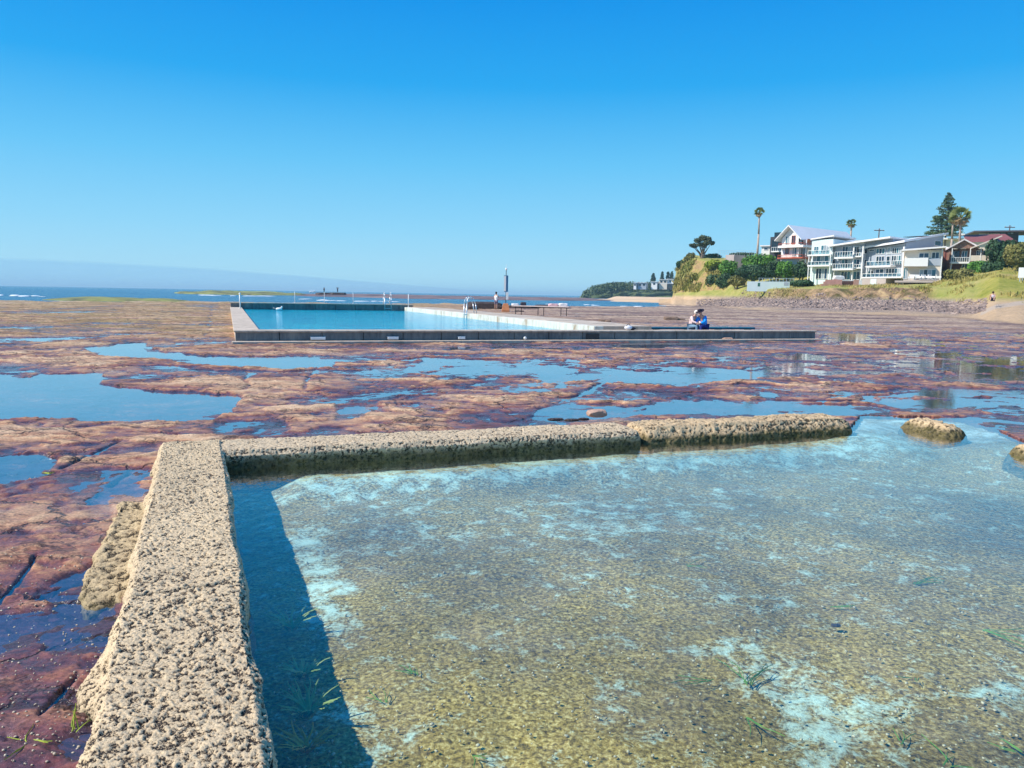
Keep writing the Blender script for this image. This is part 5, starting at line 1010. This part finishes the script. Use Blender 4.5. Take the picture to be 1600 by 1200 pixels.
# retaining wall and lookout railing on the headland
h = House(1145, 182, -50, 420, 'plain concrete retaining wall on top of the headland', name='retaining_wall', cat='wall', group=None); h.body(1134, 1172, 398, mat=CONW, xc=1145)
h2 = House(1146, 186, -20, 402, 'thin railing along the top of the headland lookout', name='railing', cat='railing', group=None); mb = MB()
a, z_ = h2.f(1122, 395); b, _ = h2.f(1186, 395); zt_ = h2.f(1150, 391.5)[1]; mb.box(a, b, 0, .06, zt_ - .06, zt_).box(a, b, 0.002, .058, zt_ - .55, zt_ - .5)
for k in range(18): u = a + (b - a) * k / 17; mb.box(u, u + .06, .061, .12, zt_ - 1.4, zt_)
mb.build('rails', STEEL, h2.root)
bush('hedge', 1158, 394, 400, 50, 188, GREEN2, 'dark low hedge behind the lookout railing', 'hedge', n_=1200)
# white low wall and fence, lawn in front of the bushes
h = House(1234, 139, -12, 449, 'long low white wall with a small green door at the edge of the lawn', name='garden_wall', cat='wall', group=None); a = h.f(1168, 440)[0]; zt_ = h.f(1200, 440)[1]; MB().box(a, 0, 0, .35, -.8, zt_).build('wall_panel', AQUA, h.root); h.fbox('door', 1184, 442, 1187.5, 447.5, paint('green_door', (.03, .13, .09), .6), .02, .03); h.fbox('vent', 1225, 441, 1232, 446, GREYW, .03, .04)
h = House(1240, 144, -12, 444, 'thin wire garden fence above the low white wall', name='garden_fence', cat='fence', group=None); mb = MB(); a = h.f(1186, 436)[0]; zt_ = h.f(1210, 434.5)[1]
for k in range(11): u = a * (1 - k / 10); mb.box(u - .04, u + .04, 0, .08, -.6, zt_)
mb.build('post', STEEL, h.root); MB().box(a, 0, .02, .06, zt_ - .06, zt_ + .0).box(a, 0, .022, .058, zt_ - .6, zt_ - .56).build('rail', STEEL, h.root)
# timber deck steps
h = House(1316, 136, -15, 449, 'terracotta-toned timber deck stepping down to the lawn in front of the white three-storey house', name='deck', cat='deck', group=None)
for k, (x0, x1, y0, y1, o_) in enumerate(((1290, 1316, 437, 440, .2), (1287, 1316, 440, 443.5, .9), (1283, 1316, 443.5, 449, 1.6))): h.fbox('step', x0, y0, x1, y1, DECK, o_, .68)
h.fbox('dark_side', 1317, 439, 1334, 448, TIMB, .2, 1.2); h.fbox('parapet', 1334, 437, 1342, 447, DECK, .5, .3)
o = stone('boat_cover', (0, 0, 0), 1.0, .6, .45, WHT, 81); u, z = h.f(1311, 436, .0); pw = h.c + h.ux * u + h.uy * .6; o.location = (pw.x, pw.y, h.z0 + z + .2); tag(o, 'white covered outdoor sofa on the timber deck', 'sofa'); o.name = 'outdoor_sofa'
# power poles
def pole(x, yt, yb_, Y, lb):
    b = D(x, yb_, Y); t_ = D(x, yt, Y); P = empty('power_pole', (b.x, b.y, b.z), label=lb, cat='power pole', group='power poles behind the roofs'); H_ = t_.z - b.z; MB().tube((0, 0, 0), (0, 0, H_), .16, .12).build('pole', TIMB, P, True)
    MB().box(-1.3, 1.3, -.08, .08, H_ - .6, H_ - .42).build('crossarm', TIMB, P)
    for q in (-1.1, -.4, .4, 1.1): MB().tube((q, 0, H_ - .42), (q, 0, H_ - .2), .06).build('insulator', CONW, P)
pole(1372, 357, 385, 200, 'power pole with crossarm above the white roofs'); pole(1576, 352, 375, 200, 'power pole behind the dark skyline house'); 
# white beach signs on the slope
for x, y0, y1, Y, lb in ((1592.5, 418, 447, 103, 'left white rectangular sign on a post at the right edge'), (1597, 418, 440, 104, 'right white sign partly behind its neighbour at the right edge')):
    b = D(x, y1, Y); t_ = D(x, y0, Y); gz = ground(b.x, Y); P = empty('beach_sign', (b.x, Y, gz), rad(-30), label=lb, cat='sign', group='white signs on the slope'); H_ = t_.z - gz
    MB().box(-.05, .05, .0, .1, -.2, H_).build('post', STEEL, P); MB().box(-.22, .22, -.05, -.003, H_ - 1.35, H_).build('sign_board', WHITEP, P)
# person sitting on the slope
q = on(1553.5, 81); person((q.x, q.y, D(1553.5, 469.5, 81).z), rad(-35), 'person with dark hair sitting on the sand below the grassy slope', dict(sit(), knl=(-.14, -.30, .38), knr=(.14, -.30, .38), anl=(-.15, -.62, .06), anr=(.15, -.62, .06), tol=(-.15, -.76, .03), tor=(.15, -.76, .03), ell=(-.26, .16, .34), wrl=(-.28, .32, .12), hal=(-.28, .36, .06), ell2=(0, 0, 0)) if False else
    {**sit(), 'knl': (-.14, -.30, .38), 'knr': (.14, -.30, .38), 'anl': (-.15, -.62, .06), 'anr': (.15, -.62, .06), 'tol': (-.15, -.76, .03), 'tor': (.15, -.76, .03), 'ell': (-.26, .16, .34), 'wrl': (-.28, .32, .12), 'hal': (-.28, .36, .06)},
    paint('pale_grey_top', (.6, .56, .6), .8), paint('black_shorts', (.03, .03, .05), .8), paint('brown_hair', (.05, .03, .02), .7), sleeves=False, long_legs=False, scale=1.05)
# two anglers on the far reef
for x, Y, lb, arm in ((506.5, 300, 'left of two tiny dark figures standing on the far reef', .0), (527.5, 300, 'right of two tiny dark figures, arms raised, on the far reef', 1.)):
    zb = D(x, 457.2, Y).z; dk = paint('dark_clothes', (.02, .03, .05), .8)
    pose = dict(ell=(-.36, 0, 1.55), wrl=(-.42, -.05, 1.78), hal=(-.42, -.08, 1.85), elr=(.36, 0, 1.55), wrr=(.42, -.05, 1.78), har=(.42, -.08, 1.85)) if arm else {}
    person((D(x, 457, Y).x, Y, zb), 0, lb, pose, dk, dk, None, dk, scale=1.15, group='figures on the far reef')
    r_ = stone('reef_rock', (0, 0, 0), 3.5, 2.5, max(.5, zb / 1.6 + .35), ROCK_D, 90 + int(x)); r_.location = (D(x, 457, Y).x, Y, zb - max(.5, zb / 1.6 + .35) * .88); tag(r_, ('left' if not arm else 'right') + ' low dark rock under one of the two tiny far figures', 'rock', 'rocks under the far figures')
# houses on the far headland
for x, yt, w_, mt, lb in ((1003, 442, 13, GREYW, 'long low grey house on the far headland'), (1022, 440.5, 9, WHT, 'small white house between pines on the far headland'), (1036, 437, 12, CREAM, 'taller cream house on the far headland'), (1047, 436.5, 9, WHT, 'white house right of the cream one on the far headland'), (992, 442, 4, WHT, 'tiny white house left of the long grey far house'), (1040, 443.5, 24, DARKW, 'wide dark building below the far pines')):
    Y = HY - 38; b = D(x, 448, Y); zt_ = D(x, yt, Y).z; P = empty('far_house', (b.x, Y, b.z), rad(-20), label=lb, cat='house', group='houses on the far headland'); hw = w_ * Y / FPX / 2; H_ = zt_ - b.z
    MB().box(-hw, hw, 0, 8, -2, H_).build('walls', mt, P); MB().box(-hw - .5, hw + .5, -.7, 8.5, H_, H_ + .35).build('roof', ROOFG, P)
    for k in range(max(1, int(w_ / 5))): u = -hw + (k + .5) * 2 * hw / max(1, int(w_ / 5)); MB().box(u - hw * .12 - .5, u + hw * .12 + .5, -.06, -.003, H_ - 2.2, H_ - .7).build('window', mG, P)

# ================================================================ weeds in the near pool
WEED = leafy('eelgrass', (.05, .16, .02), (.16, .30, .04), 9); BROWNW = leafy('brown_kelp', (.10, .07, .015), (.28, .20, .05), 9)
WEEDL = leafy('weed_frond', (.14, .26, .06), (.42, .42, .14), 12); GOLDW = leafy('golden_weed', (.42, .24, .03), (.70, .45, .10), 12)
def tuft(name, x, y, n_, ln, mat, lb, z=-.22, lying=True, wd=.0035, group='loose weed in the near pool', cat='seaweed', spread=6.28, ang=0):
    g = G(x, y, z); mb = MB(); rnd = random.Random(int(x * 7 + y))
    for k in range(n_):
        a = ang + (rnd.random() - .5) * spread; L_ = ln * rnd.uniform(.5, 1.1); pts = []; p = Vector((rnd.uniform(-.02, .02), rnd.uniform(-.02, .02), .0)); up = .15 if lying else 1.1
        for j in range(6): pts.append(p.copy()); a += rnd.uniform(-.35, .35); p = p + Vector((math.cos(a), math.sin(a), up * (1 - j / 6))).normalized() * L_ / 5
        s_ = Vector((-math.sin(a), math.cos(a), 0)); b = len(mb.v)
        for j, q in enumerate(pts): w_ = wd * (1 - j / 7); mb.v += [tuple(q - s_ * w_), tuple(q + s_ * w_), tuple(q + Vector((0, 0, .003)))]
        for j in range(5): i = b + j * 3; mb.f += [(i, i + 3, i + 5, i + 2), (i + 2, i + 5, i + 4, i + 1), (i, i + 1, i + 4, i + 3)]
    o = mb.build(name, mat); o.location = g; return tag(o, lb, cat, group)
TF = [(648, 1052, 9, .10, 'small bright green weed tuft near the wall shadow'), (1075, 884, 5, .16, 'green strands in the middle distance of the near pool'), (1168, 1068, 12, .22, 'largest green weed sprig, in front of the white sand patch'), (1110, 1062, 5, .20, 'thin pale green blades left of the largest sprig'),
      (1300, 948, 6, .14, 'short green strand beside the dark leaf scrap'), (1540, 985, 8, .32, 'long trailing green strand near the right edge'), (1430, 912, 10, .22, 'dark spread-out weed patch, right of centre'), (1408, 1160, 4, .10, 'tiny green strand below the white sand patch'), (1590, 1172, 8, .10, 'green tuft in the bottom right corner'), (735, 1185, 5, .10, 'green wisp at the bottom left of the pool floor'),
      (600, 1095, 6, .14, 'green weed by the tip of the wall shadow'), (1478, 1195, 6, .16, 'flat green blades at the bottom right edge'), (1170, 1120, 4, .2, 'upright dark twig-like weed under the largest sprig'), (1432, 1062, 3, .08, 'single short dark blade right of the sand patch')]
for x, y, n_, ln, lb in TF: tuft('eelgrass', x, y, max(3, n_ * 2 // 3), ln * 1.1, WEED, lb, spread=1.6, ang=(x * 1.7) % 6.28)
for x, y, n_, ln, mt, lb in ((475, 1060, 34, .14, WEEDL, 'upper frilly brown weed clump growing in the wall shadow'), (480, 1120, 40, .16, WEEDL, 'middle green weed clump growing in the wall shadow'), (478, 1175, 34, .13, GOLDW, 'lowest golden weed clump growing in the wall shadow'), (455, 985, 30, .16, WEEDL, 'dim farthest weed clump growing in the wall shadow')):
    tuft('weed_clump', x, y, n_, ln * 1.15, mt, lb, z=-.2, lying=False, wd=.009, group='weed clumps in the wall shadow')
for x, y, n_, ln, lb in ((118, 1140, 5, .10, 'upright yellow-green blade by the foot of the near wall'), (75, 740, 30, .05, 'small bright green moss tuft on the rock left of the wall'), (40, 1160, 6, .12, 'green blades at the bottom left corner')):
    tuft('weed_tuft', x, y, n_, ln, leafy('yellow_weed', (.22, .30, .03), (.38, .42, .06), 9), lb, z=.01, lying=(x != 118), group='weed on the rocks')
tag(stone('leaf_scrap', tuple(G(1306, 977, -.2)), .03, .018, .008, ROCK_D, 91, sub=2), 'dark leaf scrap lying on the pool floor', 'leaf')
# grit and shell bits on the shelf near the wall
pts = []
for k in range(420):
    x = random.uniform(0, 235); y = random.uniform(860, 1200); g = G(x, y, 0.0); z_ = float(reef_height(np.array([g.x]), np.array([g.y]))[0]) if k < 1500 and False else 0
    pts.append((g.x, g.y, z_, random.uniform(.002, .0075)))
gx_ = np.array([p_[0] for p_ in pts]); gy_ = np.array([p_[1] for p_ in pts]); gz_ = reef_height(gx_, gy_)
scatter_rocks('shell_grit', [(a_, b_, c_ + .002, p_[3]) for a_, b_, c_, p_ in zip(gx_, gy_, gz_, pts)], paint('shell_white', (.48, .40, .30), .8, .45, 30), 'broken shell grit scattered on the wet rock by the wall')
pts = []
for k in range(900):
    x = random.uniform(400, 1600); y = 745 + 455 * random.random() ** .8; g = G(x, y, -.22)
    if poly_sd(POOL, np.array([g.x]), np.array([g.y]))[0] > .1: pts.append((g.x, g.y, -.225, random.uniform(.003, .010)))
scatter_rocks('floor_pebbles', pts, paint('floor_shell', (.55, .48, .34), .8, .45, 30), 'shell bits and pebbles on the near pool floor')
# ================================================================ the air, and the cloud bank beyond it
RV = []; nr = 200; nvv = 24; AA = []
for i in range(nr):
    x = -900 + 1700 * i / (nr - 1); q = D(x, 440, 26000.); hh = np.interp(x, [-900, -200, 0, 150, 300, 450, 600, 700, 800], [1080, 1000, 920, 830, 690, 500, 300, 170, 60]) + 30 * float(fbm(np.array([i * .05]), np.array([.5]), oct=3, seed=401)[0])
    for j in range(nvv): t_ = j / (nvv - 1); RV.append((q.x, q.y + 2500 * t_ + 400 * math.sin(t_ * 3.1 + i * .06), -5 + hh * 1.12 * t_)); AA.append(min(1, (1 - t_) * 7) * .42)
cb_ = np_mesh('cloud_bank', RV, grid_faces(nr, nvv)); add_attr(cb_, 'thick', AA)
cm, cn, cp, co_ = new_mat('sea_fog'); cp.inputs['Base Color'].default_value = (.15, .32, .47, 1); cp.inputs['Roughness'].default_value = 1.0; cp.inputs['Specular IOR Level'].default_value = 0; cn.links.new(nd(cn, 'ShaderNodeAttribute', attribute_name='thick').outputs['Fac'], cp.inputs['Alpha'])
tag(link_mesh('cloud_bank', cb_, cm, smooth=True), 'faint blue bank of haze low on the sea horizon at the left', kind='stuff')
hm, hn, hp, ho = new_mat('air'); hn.nodes.remove(hp); hv = nd(hn, 'ShaderNodeVolumePrincipled'); hv.inputs['Color'].default_value = (.55, .84, 1.0, 1); hv.inputs['Density'].default_value = .00022; hv.inputs['Anisotropy'].default_value = 0.0
hn.links.new(hv.outputs[0], ho.inputs['Volume'])
hz = MB().box(-22000, 22000, -60, 22000, -6.5, 40).build('haze', hm); tag(hz, 'thin blue sea haze', kind='stuff')
